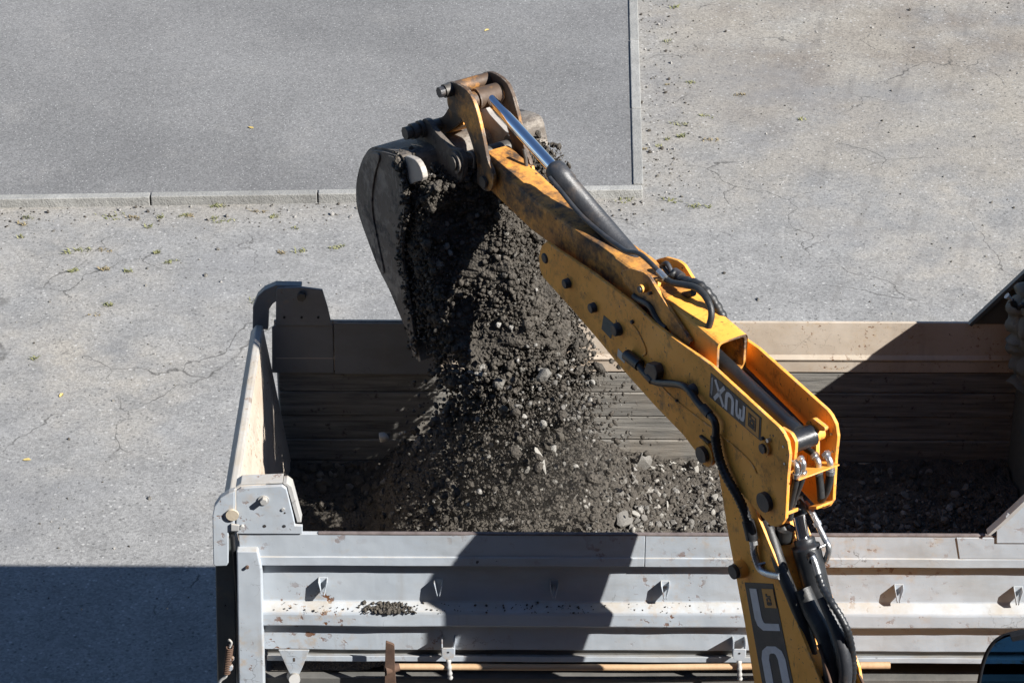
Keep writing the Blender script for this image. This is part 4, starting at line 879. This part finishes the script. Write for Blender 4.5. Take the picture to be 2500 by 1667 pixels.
# ---- bucket
BW = .46; th = .02
back = [zA(1000, 880), zA(640, 870), (965, 384), (911, 366), (893, 372), (881, 395), (870, 436), (868, 471), (870, 507), (882, 546), (903, 603), (924, 659), (945, 697), (962, 736), (980, 781), (990, 802), (1001, 841), (1010, 876)]
sidepts = [(911, 366), (893, 372), (881, 395), (870, 436), (868, 471), (870, 507), (882, 546), (903, 603), (924, 659), (945, 697), (962, 736), (980, 781), (990, 802), (1001, 841), (1010, 876), (1016, 860), (1006, 790), (994, 720), (983, 650), (980, 600), (988, 548), (994, 510), (994, 478), (984, 431), (974, 384), (950, 374)]
BR = .57; sp_ = smooth2(prof(sidepts, -BW), 2)
bk = xb(MB().prism(sp_, -BW, -BW+.022), 'bucket_side', 'bucket_steel', .004); xb(MB().prism(sp_, BR-.022, BR), 'bucket_side', 'bucket_steel', .004)
# shell: from mouth's upper edge over the top and round the back to the lip
shell = prof([(985, 440), (978, 400), (968, 384), (950, 376), (911, 368), (894, 375), (883, 397), (873, 437), (871, 471), (873, 507), (885, 546), (906, 603), (927, 659), (948, 697), (965, 736), (983, 781), (993, 802), (1004, 841), (1012, 880)], -BW)
shell = [tuple(q) for q in spline(shell, 3)]
xb(MB().strip(shell, -BW+.0225, BR-.0225, .018), 'bucket_shell', 'bucket_steel', 0)
lip = prof([(1000, 835), (1006, 858), (1014, 886), (1019, 884), (1012, 850)], -BW); xb(MB().prism(lip, -BW+.023, BR-.023), 'cutting_edge', 'bucket_steel', .003)
# doubling plates on the left flank
q = prof([(905, 371), (880, 420), (876, 480), (884, 530), (900, 575), (925, 640), (945, 680), (925, 590), (908, 500), (918, 420), (935, 374)], -BW); xb(MB().prism(smooth2(q, 2), -BW-.012, -BW-.0005), 'flank_plate', 'bucket_steel', .003)
q = prof([(940, 376), (972, 384), (983, 432), (992, 480), (992, 512), (986, 546), (978, 600), (965, 590), (972, 520), (962, 450)], -BW); xb(MB().prism(smooth2(q, 2), -BW-.014, -BW-.0005), 'flank_plate', 'bucket_steel', .003)
# bright inner cheek beside the flank
q = prof([(974, 383), (992, 388), (1006, 396), (1018, 418), (1023, 444), (1004, 448), (986, 456)], -BW); xb(MB().prism(smooth2(q, 1), -BW+.03, -BW+.07), 'bucket_cheek', 'bucket_edge', .006)
# face plate below the top, bucket ears
fp = prof([(965, 384), (985, 445), (990, 445), (972, 384)], -BW); xb(MB().prism(fp, -BW+.024, BR-.024), 'bucket_face', 'bucket_steel', .003)
earp = [(645, 770), (660, 700), (720, 545), (770, 560), (830, 660), (985, 830), (1070, 850), (1110, 930), (1105, 1060), (1080, 1165), (920, 1140), (880, 1040), (760, 830)]
ep = fillet(prof(earp, -.21, zA), .02, 3)
for a, b in ((-.215, -.18), (.18, .215)): xb(MB().prism(ep, a, b), 'bucket_ear', 'bucket_steel' if a < 0 else 'bucket_edge', .005)
c = uz(*zA(1045, 960), -.21); xb(MB().cyl((-.25, *c), (.25, *c), .045, 22), 'bucket_pin', 'pin_steel', .004); xb(MB().cyl((-.2155, *c), (-.235, *c), .07, 22), 'pin_boss', 'bucket_steel', .004); xb(MB().cyl((.16, *c), (.179, *c), .07, 22), 'pin_boss', 'pin_steel', .004)
c = uz(*zA(725, 640), -.21); xb(MB().cyl((-.31, *c), (.26, *c), .036, 18), 'bucket_pin', 'pin_steel', .004)
for a, b, r in ((-.31, -.345, .042), (-.265, -.30, .05), (-.22, -.245, .055)): xb(MB().cyl((a, *c), (b, *c), r, 8 if a < -.3 else 16), 'pin_nut', 'pin_steel', .004)

# ---- king post and machine rear below the frame, cab with tinted rear window
xb(MB().box((-.3, -5.15+UO, .75), (.3, -4.85+UO, 1.75)), 'king_post', 'machine_yellow_dirty', .03)
xb(MB().box((-1.1, -5.5+UO, .6), (1.1, -5.16+UO, 1.35)), 'slide_frame', 'machine_yellow_dirty', .02)
xb(MB().box((-.6, -8.4+UO, .75), (.6, -5.5+UO, 1.3)), 'machine_chassis', 'chassis_black', .03)
for sgn in (-1, 1):
    xb(MB().box((sgn*1.0-.12, -5.6+UO, .02), (sgn*1.0+.12, -5.2+UO, 1.9)), 'stabiliser_leg', 'machine_yellow', .02)
    wh = xb(MB().tube([(sgn*.95-.22, -6.4+UO, .75), (sgn*.95-.17, -6.4+UO, .75), (sgn*.95+.17, -6.4+UO, .75), (sgn*.95+.22, -6.4+UO, .75)], .75, 32, lambda i: (.62, .75, .75, .62)[i]), 'tyre', 'rubber', 0)
# tinted rear window, swung open on the machine's right-hand side, seen at the picture's lower right corner
gY = -1.15
def gq(x, y): return atY(x, y, gY)
gout = [(2520, 1536), (2470, 1546), (2440, 1556), (2418, 1578), (2402, 1612), (2390, 1667), (2380, 1760), (2376, 1900), (2700, 1900), (2700, 1510)]
def gpoly(pts, Y): return [(float(q[0]), float(q[2])) for q in (atY(x, y, gY) for x, y in pts)]
m = MB().prism(gpoly(gout, gY), gY, gY+.008, 1)
inv = Matrix.Rotation(-AL, 4, 'Z') @ Matrix.Translation(Vector(-base))
def toloc(m): m.v = [tuple(inv @ Vector(v)) for v in m.v]; return m
win = xb(toloc(m), 'rear_window', 'tinted_glass', 0)
edge = [tuple(gq(x, y)) for x, y in [(2700, 1505), (2520, 1536), (2470, 1546), (2440, 1557), (2418, 1578), (2402, 1612), (2390, 1667), (2380, 1760), (2376, 1900)]]
xb(toloc(MB().tube(spline(edge, 4), .011, 10)), 'window_seal', 'matte_rubber', 0, win)
m = MB().prism(gpoly([(2463, 1540), (2700, 1490), (2700, 1512), (2468, 1552)], gY), gY-.05, gY-.02, 1); xb(toloc(m), 'window_hinge', 'matte_rubber', .003, win)
m = MB().prism(gpoly([(2680, 1480), (2740, 1470), (2760, 2600), (2690, 2600)], gY), gY-.06, gY+.06, 1); xb(toloc(m), 'window_post', 'black_clean', .006)

# ================================================================== SOIL
def heap(X, Y):
    b = .05+.06*fbm(X, Y, 1.5, 3, 3)
    right = np.clip((X-.1)/.7, 0, 1); b = b+right*(.05+.04*np.clip((1.6-Y)/1.2, 0, 1))
    cone = .60*np.exp(-np.abs((X+.02)/.80)**2.2-np.abs((Y-1.75)/.62)**2.2)
    hump = .34*np.exp(-((X+.36)/.36)**2-((Y-1.42)/.40)**2)
    b = b-.09*np.clip((X-.35)/.4, 0, 1)*np.clip((Y-1.85)/.25, 0, 1)
    left = np.clip((X+.98+.22*(fbm(X, Y, 2.2, 3, 8)-.5)*2)/.28, 0, 1); left = left*left*(3-2*left)
    rub = .17*np.exp(-((Y-1.72-.12*(X+1.)) / .17)**2)*np.clip((X+1.55)/.2, 0, 1)*np.clip((-.55-X)/.2, 0, 1)*(fbm(X, Y, 4, 3, 12)*1.8-.15)
    h = (b+cone+hump)*left+np.maximum(rub, 0)+.02*(1-left)
    rough = .10*(fbm(X, Y, 3.2, 4, 5)-.5)+.075*(fbm(X, Y, 9, 3, 6)-.5)*np.clip(left+.3, 0, 1)+.035*(fbm(X, Y, 26, 3, 9)-.5)
    return np.maximum(h+rough*np.clip(left+.15+rub*4, .1, 1), -.02)
nxg, nyg = 430, 190
gx = np.linspace(XL+.12, 3.29, nxg); gy = np.linspace(.14, W-.002, nyg); GX, GY = np.meshgrid(gx, gy, indexing='ij'); GZ = ZF+heap(GX, GY)
me = bpy.data.meshes.new('soil_heap'); co_ = np.stack([GX, GY, GZ], -1).reshape(-1, 3)
ii, jj = np.meshgrid(np.arange(nxg-1), np.arange(nyg-1), indexing='ij'); a = (ii*nyg+jj).ravel(); fc = np.stack([a, a+nyg, a+nyg+1, a+1], 1)
me.vertices.add(len(co_)); me.vertices.foreach_set('co', co_.ravel().astype(np.float32)); nf = len(fc)
me.loops.add(nf*4); me.loops.foreach_set('vertex_index', fc.ravel().astype(np.int32)); me.polygons.add(nf); me.polygons.foreach_set('loop_start', np.arange(0, nf*4, 4, dtype=np.int32)); me.polygons.foreach_set('loop_total', np.full(nf, 4, np.int32))
at_ = me.attributes.new('tint', 'FLOAT', 'POINT'); at_.data.foreach_set('value', np.full(len(co_), .3, np.float32))
me.update(); me.validate(); me.materials.append(MATS['soil']); ho = bpy.data.objects.new('soil_heap', me); COL.objects.link(ho); tag(ho, 'dark crumbly soil heap spread over the floor of the truck bed', 'soil', kind='stuff')
# crumbs on the heap
n = 24000; cx = rng.uniform(-1.42, 3.2, n); cy = .2+rng.random(n)*2.1
keep = rng.random(n) < np.where(cx < -.85, .25*np.exp(-((cy-1.72)/.25)**2)*2, np.where((cx > .5) & (cy > 1.82), .35, 1.)); cx, cy = cx[keep], cy[keep]
cr_ = np.clip(rng.lognormal(-5.0, .62, len(cx)), .003, .035); ct = np.where(rng.random(len(cx)) < np.where((cx > .45) & (cy < 1.82), .28, .09), rng.uniform(.6, 1., len(cx)), rng.random(len(cx))*.55)
cl_ = clods('soil_crumbs', np.stack([cx, cy, ZF+heap(cx, cy)+cr_*.25], 1), cr_, ct, 'soil'); tag(cl_, 'fine crumbs and gravel covering the soil heap in the truck bed', 'soil', kind='stuff')

# soil pouring out of the bucket
ZB = P0[2]
def stream(n, seed):
    t = rng.random(n)                               # 0 at the top, 1 at the heap
    zz = ZB+.06-t*(ZB+.06-(ZF+.55))
    return t, zz
zc = np.array([ZF+.30, ZF+.60, ZF+.95, 3.9, 4.25, 4.6, 4.95, 5.1])            # heights
ucen = np.array([-.52, -.55, -.52, -.42, -.25, -.12, -.02, .02])
wlo = np.array([-.66, -.62, -.52, -.46, -.44, -.43, -.42, -.40]); whi = np.array([.40, .42, .42, .44, .50, .52, .53, .52])
uth = np.array([.36, .34, .29, .24, .24, .22, .18, .12])
def sp_at(zz): return np.interp(zz, zc, ucen), np.interp(zz, zc, wlo), np.interp(zz, zc, whi), np.interp(zz, zc, uth)
def recess(w, zz): return .26*np.clip((-.02-w)/.22, 0, 1)*np.clip((zz-3.75)/.3, 0, 1)*np.clip((5.05-zz)/.25, 0, 1)
# core of the mass lying in the bucket and just leaving it
nz, nw = 90, 90; zs = np.linspace(3.62, 5.02, nz); vs3 = []
top = P0[2]
core = MB(); ring_n = 72; vv = []
for i, zz in enumerate(zs):
    uc, w0, w1, ut = sp_at(zz); wc, wh_ = (w0+w1)/2, (w1-w0)/2-.02
    shrink = np.interp(zz, [3.62, 3.8, 4.1, 4.9, 5.02], [.10, .55, .94, .96, .5])
    for k in range(ring_n):
        a = 2*math.pi*k/ring_n; ca, sa_ = math.cos(a), math.sin(a); p4 = (abs(ca)**4+abs(sa_)**4)**-.25
        w = wc+ca*p4*wh_*shrink; u = uc+sa_*p4*ut*shrink+float(recess(w, zz))
        P = ew(w, u, zz); d = mnoise.noise(Vector(P)*5)*.06+mnoise.noise(Vector(P)*14)*.035+mnoise.noise(Vector(P)*34)*.02
        vv.append(tuple(P+(NV*ca+DV*sa_)*d))
fs = [(i*ring_n+k, i*ring_n+(k+1) % ring_n, (i+1)*ring_n+(k+1) % ring_n, (i+1)*ring_n+k) for i in range(nz-1) for k in range(ring_n)]+[tuple(range(ring_n))[::-1], tuple(range((nz-1)*ring_n, nz*ring_n))]
core.add(vv, fs, False); cobj = core.build('bucket_soil', 'soil'); tag(cobj, 'compact mass of dark soil sliding out of the tilted bucket', 'soil', kind='stuff')
# clods on and below that mass
n = 42000; zz = ZF+.35+(5.06-ZF-.35)*rng.random(n)**.9
uc, w0, w1, ut = sp_at(zz); spread = np.interp(zz, [ZF+.3, 3.6, 4.1, 5.], [1.12, 1.08, 1.0, .98])
wr_ = rng.uniform(-1, 1, n); ur = rng.uniform(-1, 1, n)
low = zz < 3.75; gg = rng.normal(0, .52, n); wr_ = np.where(low, np.clip(gg, -1.5, 1.5), wr_); gg = rng.normal(0, .6, n); ur = np.where(low, np.clip(gg, -1.6, 1.6), ur)
w = (w0+w1)/2+wr_*(w1-w0)/2*spread; u = uc+ur*ut*spread+recess(w, zz)
cr_ = np.clip(rng.lognormal(-5.2, .68, n), .0025, .045); pos = P0[None]*np.array([1, 1, 0])+NV[None]*w[:, None]+DV[None]*u[:, None]; pos[:, 2] = zz
ns_ = 22000; z2 = rng.uniform(3.75, 5.03, ns_); uc2, a0, a1, ut2 = sp_at(z2); an = rng.uniform(0, 6.283, ns_); p4 = (np.abs(np.cos(an))**4+np.abs(np.sin(an))**4)**-.25
sh = np.interp(z2, [3.62, 3.8, 4.1, 4.9, 5.02], [.10, .55, .94, .96, .5])*rng.uniform(.97, 1.06, ns_)
w2 = (a0+a1)/2+np.cos(an)*p4*((a1-a0)/2-.02)*sh; u2 = uc2+np.sin(an)*p4*ut2*sh+recess(w2, z2)
p2 = P0[None]*np.array([1, 1, 0])+NV[None]*w2[:, None]+DV[None]*u2[:, None]; p2[:, 2] = z2
pos = np.concatenate([pos, p2]); cr_ = np.concatenate([cr_, np.clip(rng.lognormal(-5.15, .62, ns_), .003, .034)]); n += ns_
ok = pos[:, 1] < W-.06
# caked crumbs on the bucket's mouth edge and cheeks
me_ = prof([(974, 384), (984, 431), (994, 478), (994, 510), (988, 548), (980, 600), (983, 650), (994, 720), (1006, 790), (1014, 870)], -BW); nk = 900
ti = rng.random(nk)*(len(me_)-1); i0 = ti.astype(int); fr = (ti-i0)[:, None]; M_ = np.array(me_); q = M_[i0]*(1-fr)+M_[np.minimum(i0+1, len(me_)-1)]*fr
kw = -BW+np.where(rng.random(nk) < .55, rng.uniform(.0, .12, nk), rng.uniform(-.016, .01, nk)); ku = q[:, 0]-UO+rng.normal(.02, .025, nk); kz = q[:, 1]+rng.normal(0, .02, nk)
kp = P0[None]*np.array([1, 1, 0])+NV[None]*kw[:, None]+DV[None]*ku[:, None]; kp[:, 2] = kz
pos = np.concatenate([pos, kp]); cr_ = np.concatenate([cr_, np.clip(rng.lognormal(-5., .5, nk), .003, .018)]); ok = np.concatenate([ok, np.ones(nk, bool)]); n += nk
fo = clods('falling_soil', pos[ok], cr_[ok], np.where(rng.random(n) < .07, rng.uniform(.6, 1., n), rng.random(n)*.55)[ok], 'soil'); tag(fo, 'dark soil and grit pouring from the bucket onto the heap', 'soil', kind='stuff')

# ---- stones one can pick out
def onheap(px, py):
    lo, hi = 0.15, W-.05      # march along the sight line until it meets the heap
    r = ray(px, py); Yv = np.linspace(lo, hi, 300); P = CAM[None]+r[None]*((Yv-CAM[1])/r[1])[:, None]
    h = ZF+heap(P[:, 0], P[:, 1]); hit = np.nonzero(P[:, 2] <= h+.002)[0]; k = hit[0] if len(hit) else -1
    return np.array([P[k, 0], P[k, 1], h[k]])
def rot(i): rs = random.Random(i); return (rs.uniform(0, 6), rs.uniform(0, 6), rs.uniform(0, 6))
def flying(px, py, w): return atpl(px, py, NV, NV@P0+w)
big = [('stone', 'stone_pale', atY(935, 1066, 1.25), .048, 'pale angular rock flying alone in front of the dark tailgate corner'),
 ('shard', 'stone_pale', atY(1322, 1126, 1.02), .078, 'largest pale brown rock dropping at the foot of the pouring soil'),
 ('stone', 'stone_grey', atY(1325, 918, 1.02), .058, 'pitted grey rock falling in the middle of the pouring soil'),
 ('stone', 'stone_pale', atY(1327, 1034, 1.02), .032, 'small square white stone falling below the pitted grey rock'),
 ('stone', 'clod_brown', atY(1368, 1065, 1.02), .045, 'brown earth clod falling right of the small white stone'),
 ('stone', 'stone_pale', atY(1352, 1095, 1.02), .029, 'little white stone falling just above the pale brown rock'),
 ('clod', 'clod_brown', atY(1228, 1000, 1.02), .03, 'round brown clod falling left of the white stones'),
 ('shard', 'stone_pale', onheap(1392, 1225), .075, 'long pale splinter of rock leaning on the heap'),
 ('stone', 'stone_grey', onheap(1565, 1135), .085, 'broad grey boulder on gravel left of the yellow boom pivot'),
 ('stone', 'stone_grey', onheap(1238, 1275), .06, 'grey boulder half sunk in soil against the near side rail'),
 ('slab', 'stone_pale', onheap(1553, 1258), .034, 'upright white chip on gravel behind the side rail seam'),
 ('stone', 'stone_pale', onheap(1070, 1285), .034, 'white lump of rubble by the rail, right of the bed corner shadow'),
 ('stone', 'stone_pale', onheap(1062, 1300), .024, 'smaller white chip touching the white lump by the rail'),
 ('slab', 'stone_pale', onheap(1325, 1198), .038, 'flat pale stone on the heap beneath the falling pale brown rock'),
 ('stone', 'clod_brown', onheap(1280, 1165), .055, 'dark upright clod on the heap left of the flat pale stone'),
 ('slab', 'stone_grey', onheap(1525, 1275), .07, 'grey slab lying on soil near the rail seam'),
 ('stone', 'stone_pale', onheap(1442, 1167), .026, 'white pebble on the heap right of the long pale splinter'),
 ('stone', 'stone_pale', onheap(1700, 1150), .04, 'pale cube-like stone on gravel beside the boom pivot'),
 ('stone', 'stone_grey', onheap(2030, 1215), .06, 'grey rock on the gravel between boom rams and the deep shade')]
for i, (k, mt, p, r, lab) in enumerate(big):
    stone('rock', k, i, mt, tuple(p+np.array([0, 0, r*.25 if i > 6 else 0])), r, (.3, 1.2, .6) if i == 1 else ((.4, -.9, -.7) if i == 7 else rot(i)), lab, None, 'rock')
rs = random.Random(3)
def scatter(n, box, rr, kinds, label, group, name='stone', cat='stone'):
    for i in range(n):
        px, py = rs.uniform(box[0], box[2]), rs.uniform(box[1], box[3]); p = onheap(px, py); r = rs.uniform(*rr)
        k, mt = rs.choice(kinds); stone(name, k, rs.randint(0, 7), mt, tuple(p+np.array([0, 0, r*.3])), r, rot(rs.random()), label, group, cat)
PG = [('stone', 'stone_pale'), ('stone', 'stone_grey'), ('slab', 'stone_grey'), ('slab', 'stone_pale'), ('stone', 'stone_grey')]
scatter(74, (1530, 1165, 1765, 1300), (.013, .03), PG, 'small angular gravel stone left of the boom, behind the side rail', 'gravel stones left of the boom')
scatter(28, (1540, 1130, 1740, 1165), (.011, .024), PG, 'small stone on the dark soil strip at the far board foot', 'stones at the far board foot')
scatter(36, (1975, 1200, 2100, 1300), (.014, .034), PG, 'small gravel stone in the sunlit patch right of the boom rams', 'gravel stones right of the boom rams')
scatter(34, (2090, 1150, 2380, 1300), (.015, .04), [('stone', 'stone_grey'), ('slab', 'stone_grey')], 'grey stone in the deep shade at the front of the bed', 'stones in the shaded front of the bed')
scatter(48, (1010, 1160, 1500, 1300), (.012, .024), [('stone', 'stone_grey'), ('clod', 'clod_brown'), ('stone', 'stone_pale')], 'small stone embedded in the central soil heap', 'stones in the central heap')
scatter(30, (655, 1130, 760, 1185), (.018, .042), [('clod', 'clod_brown')], 'lumpy brown clod in the small pile against the tailgate', 'clods against the tailgate', 'soil_clod', 'clod')
scatter(52, (765, 1095, 940, 1215), (.016, .042), [('clod', 'clod_brown'), ('clod', 'clod_brown'), ('stone', 'stone_grey')], 'brown clod in the rubble strip between tailgate and main heap', 'clods left of the heap', 'soil_clod', 'clod')
for i in range(64):
    px, py = rs.gauss(1330, 80), rs.uniform(880, 1150); p = atY(px, py, rs.uniform(.98, 1.3))
    if not (.3 < p[1] < W-.15): continue
    k, mt = rs.choice([('stone', 'stone_grey'), ('clod', 'clod_brown'), ('stone', 'stone_grey'), ('stone', 'stone_pale')])
    stone('falling_stone', k, rs.randint(0, 7), mt, tuple(p), rs.uniform(.010, .024), rot(i), 'small stone caught mid-air within the pouring soil', 'stones falling from the bucket')

# fine dust hanging round the foot of the stream
dc = ew(-.08, -.55, 3.15); m = MB(); bm = bmesh.new(); bmesh.ops.create_icosphere(bm, subdivisions=3, radius=1); me = bpy.data.meshes.new('dust_cloud'); bm.to_mesh(me); bm.free()
dm = bpy.data.materials.new('dust'); dm.use_nodes = True; t = dm.node_tree; t.nodes.remove(t.nodes['Principled BSDF'])
pv = t.nodes.new('ShaderNodeVolumePrincipled'); pv.inputs['Color'].default_value = (.55, .5, .44, 1); pv.inputs['Anisotropy'].default_value = .2
tc = t.nodes.new('ShaderNodeTexCoord'); ln = t.nodes.new('ShaderNodeVectorMath'); ln.operation = 'LENGTH'; t.links.new(tc.outputs['Object'], ln.inputs[0])
mr = t.nodes.new('ShaderNodeMapRange'); mr.inputs[1].default_value = .98; mr.inputs[2].default_value = .2; mr.inputs[3].default_value = 0; mr.inputs[4].default_value = .95; t.links.new(ln.outputs['Value'], mr.inputs[0])
t.links.new(mr.outputs[0], pv.inputs['Density']); t.links.new(pv.outputs[0], t.nodes['Material Output'].inputs['Volume'])
me.materials.append(dm); do = bpy.data.objects.new('dust_cloud', me); COL.objects.link(do); do.location = tuple(dc); do.scale = (.75, .6, .62); tag(do, 'faint dust hanging around the foot of the pouring soil', 'dust', kind='stuff')
scene.cycles.volume_step_rate = 2; scene.cycles.volume_max_steps = 32
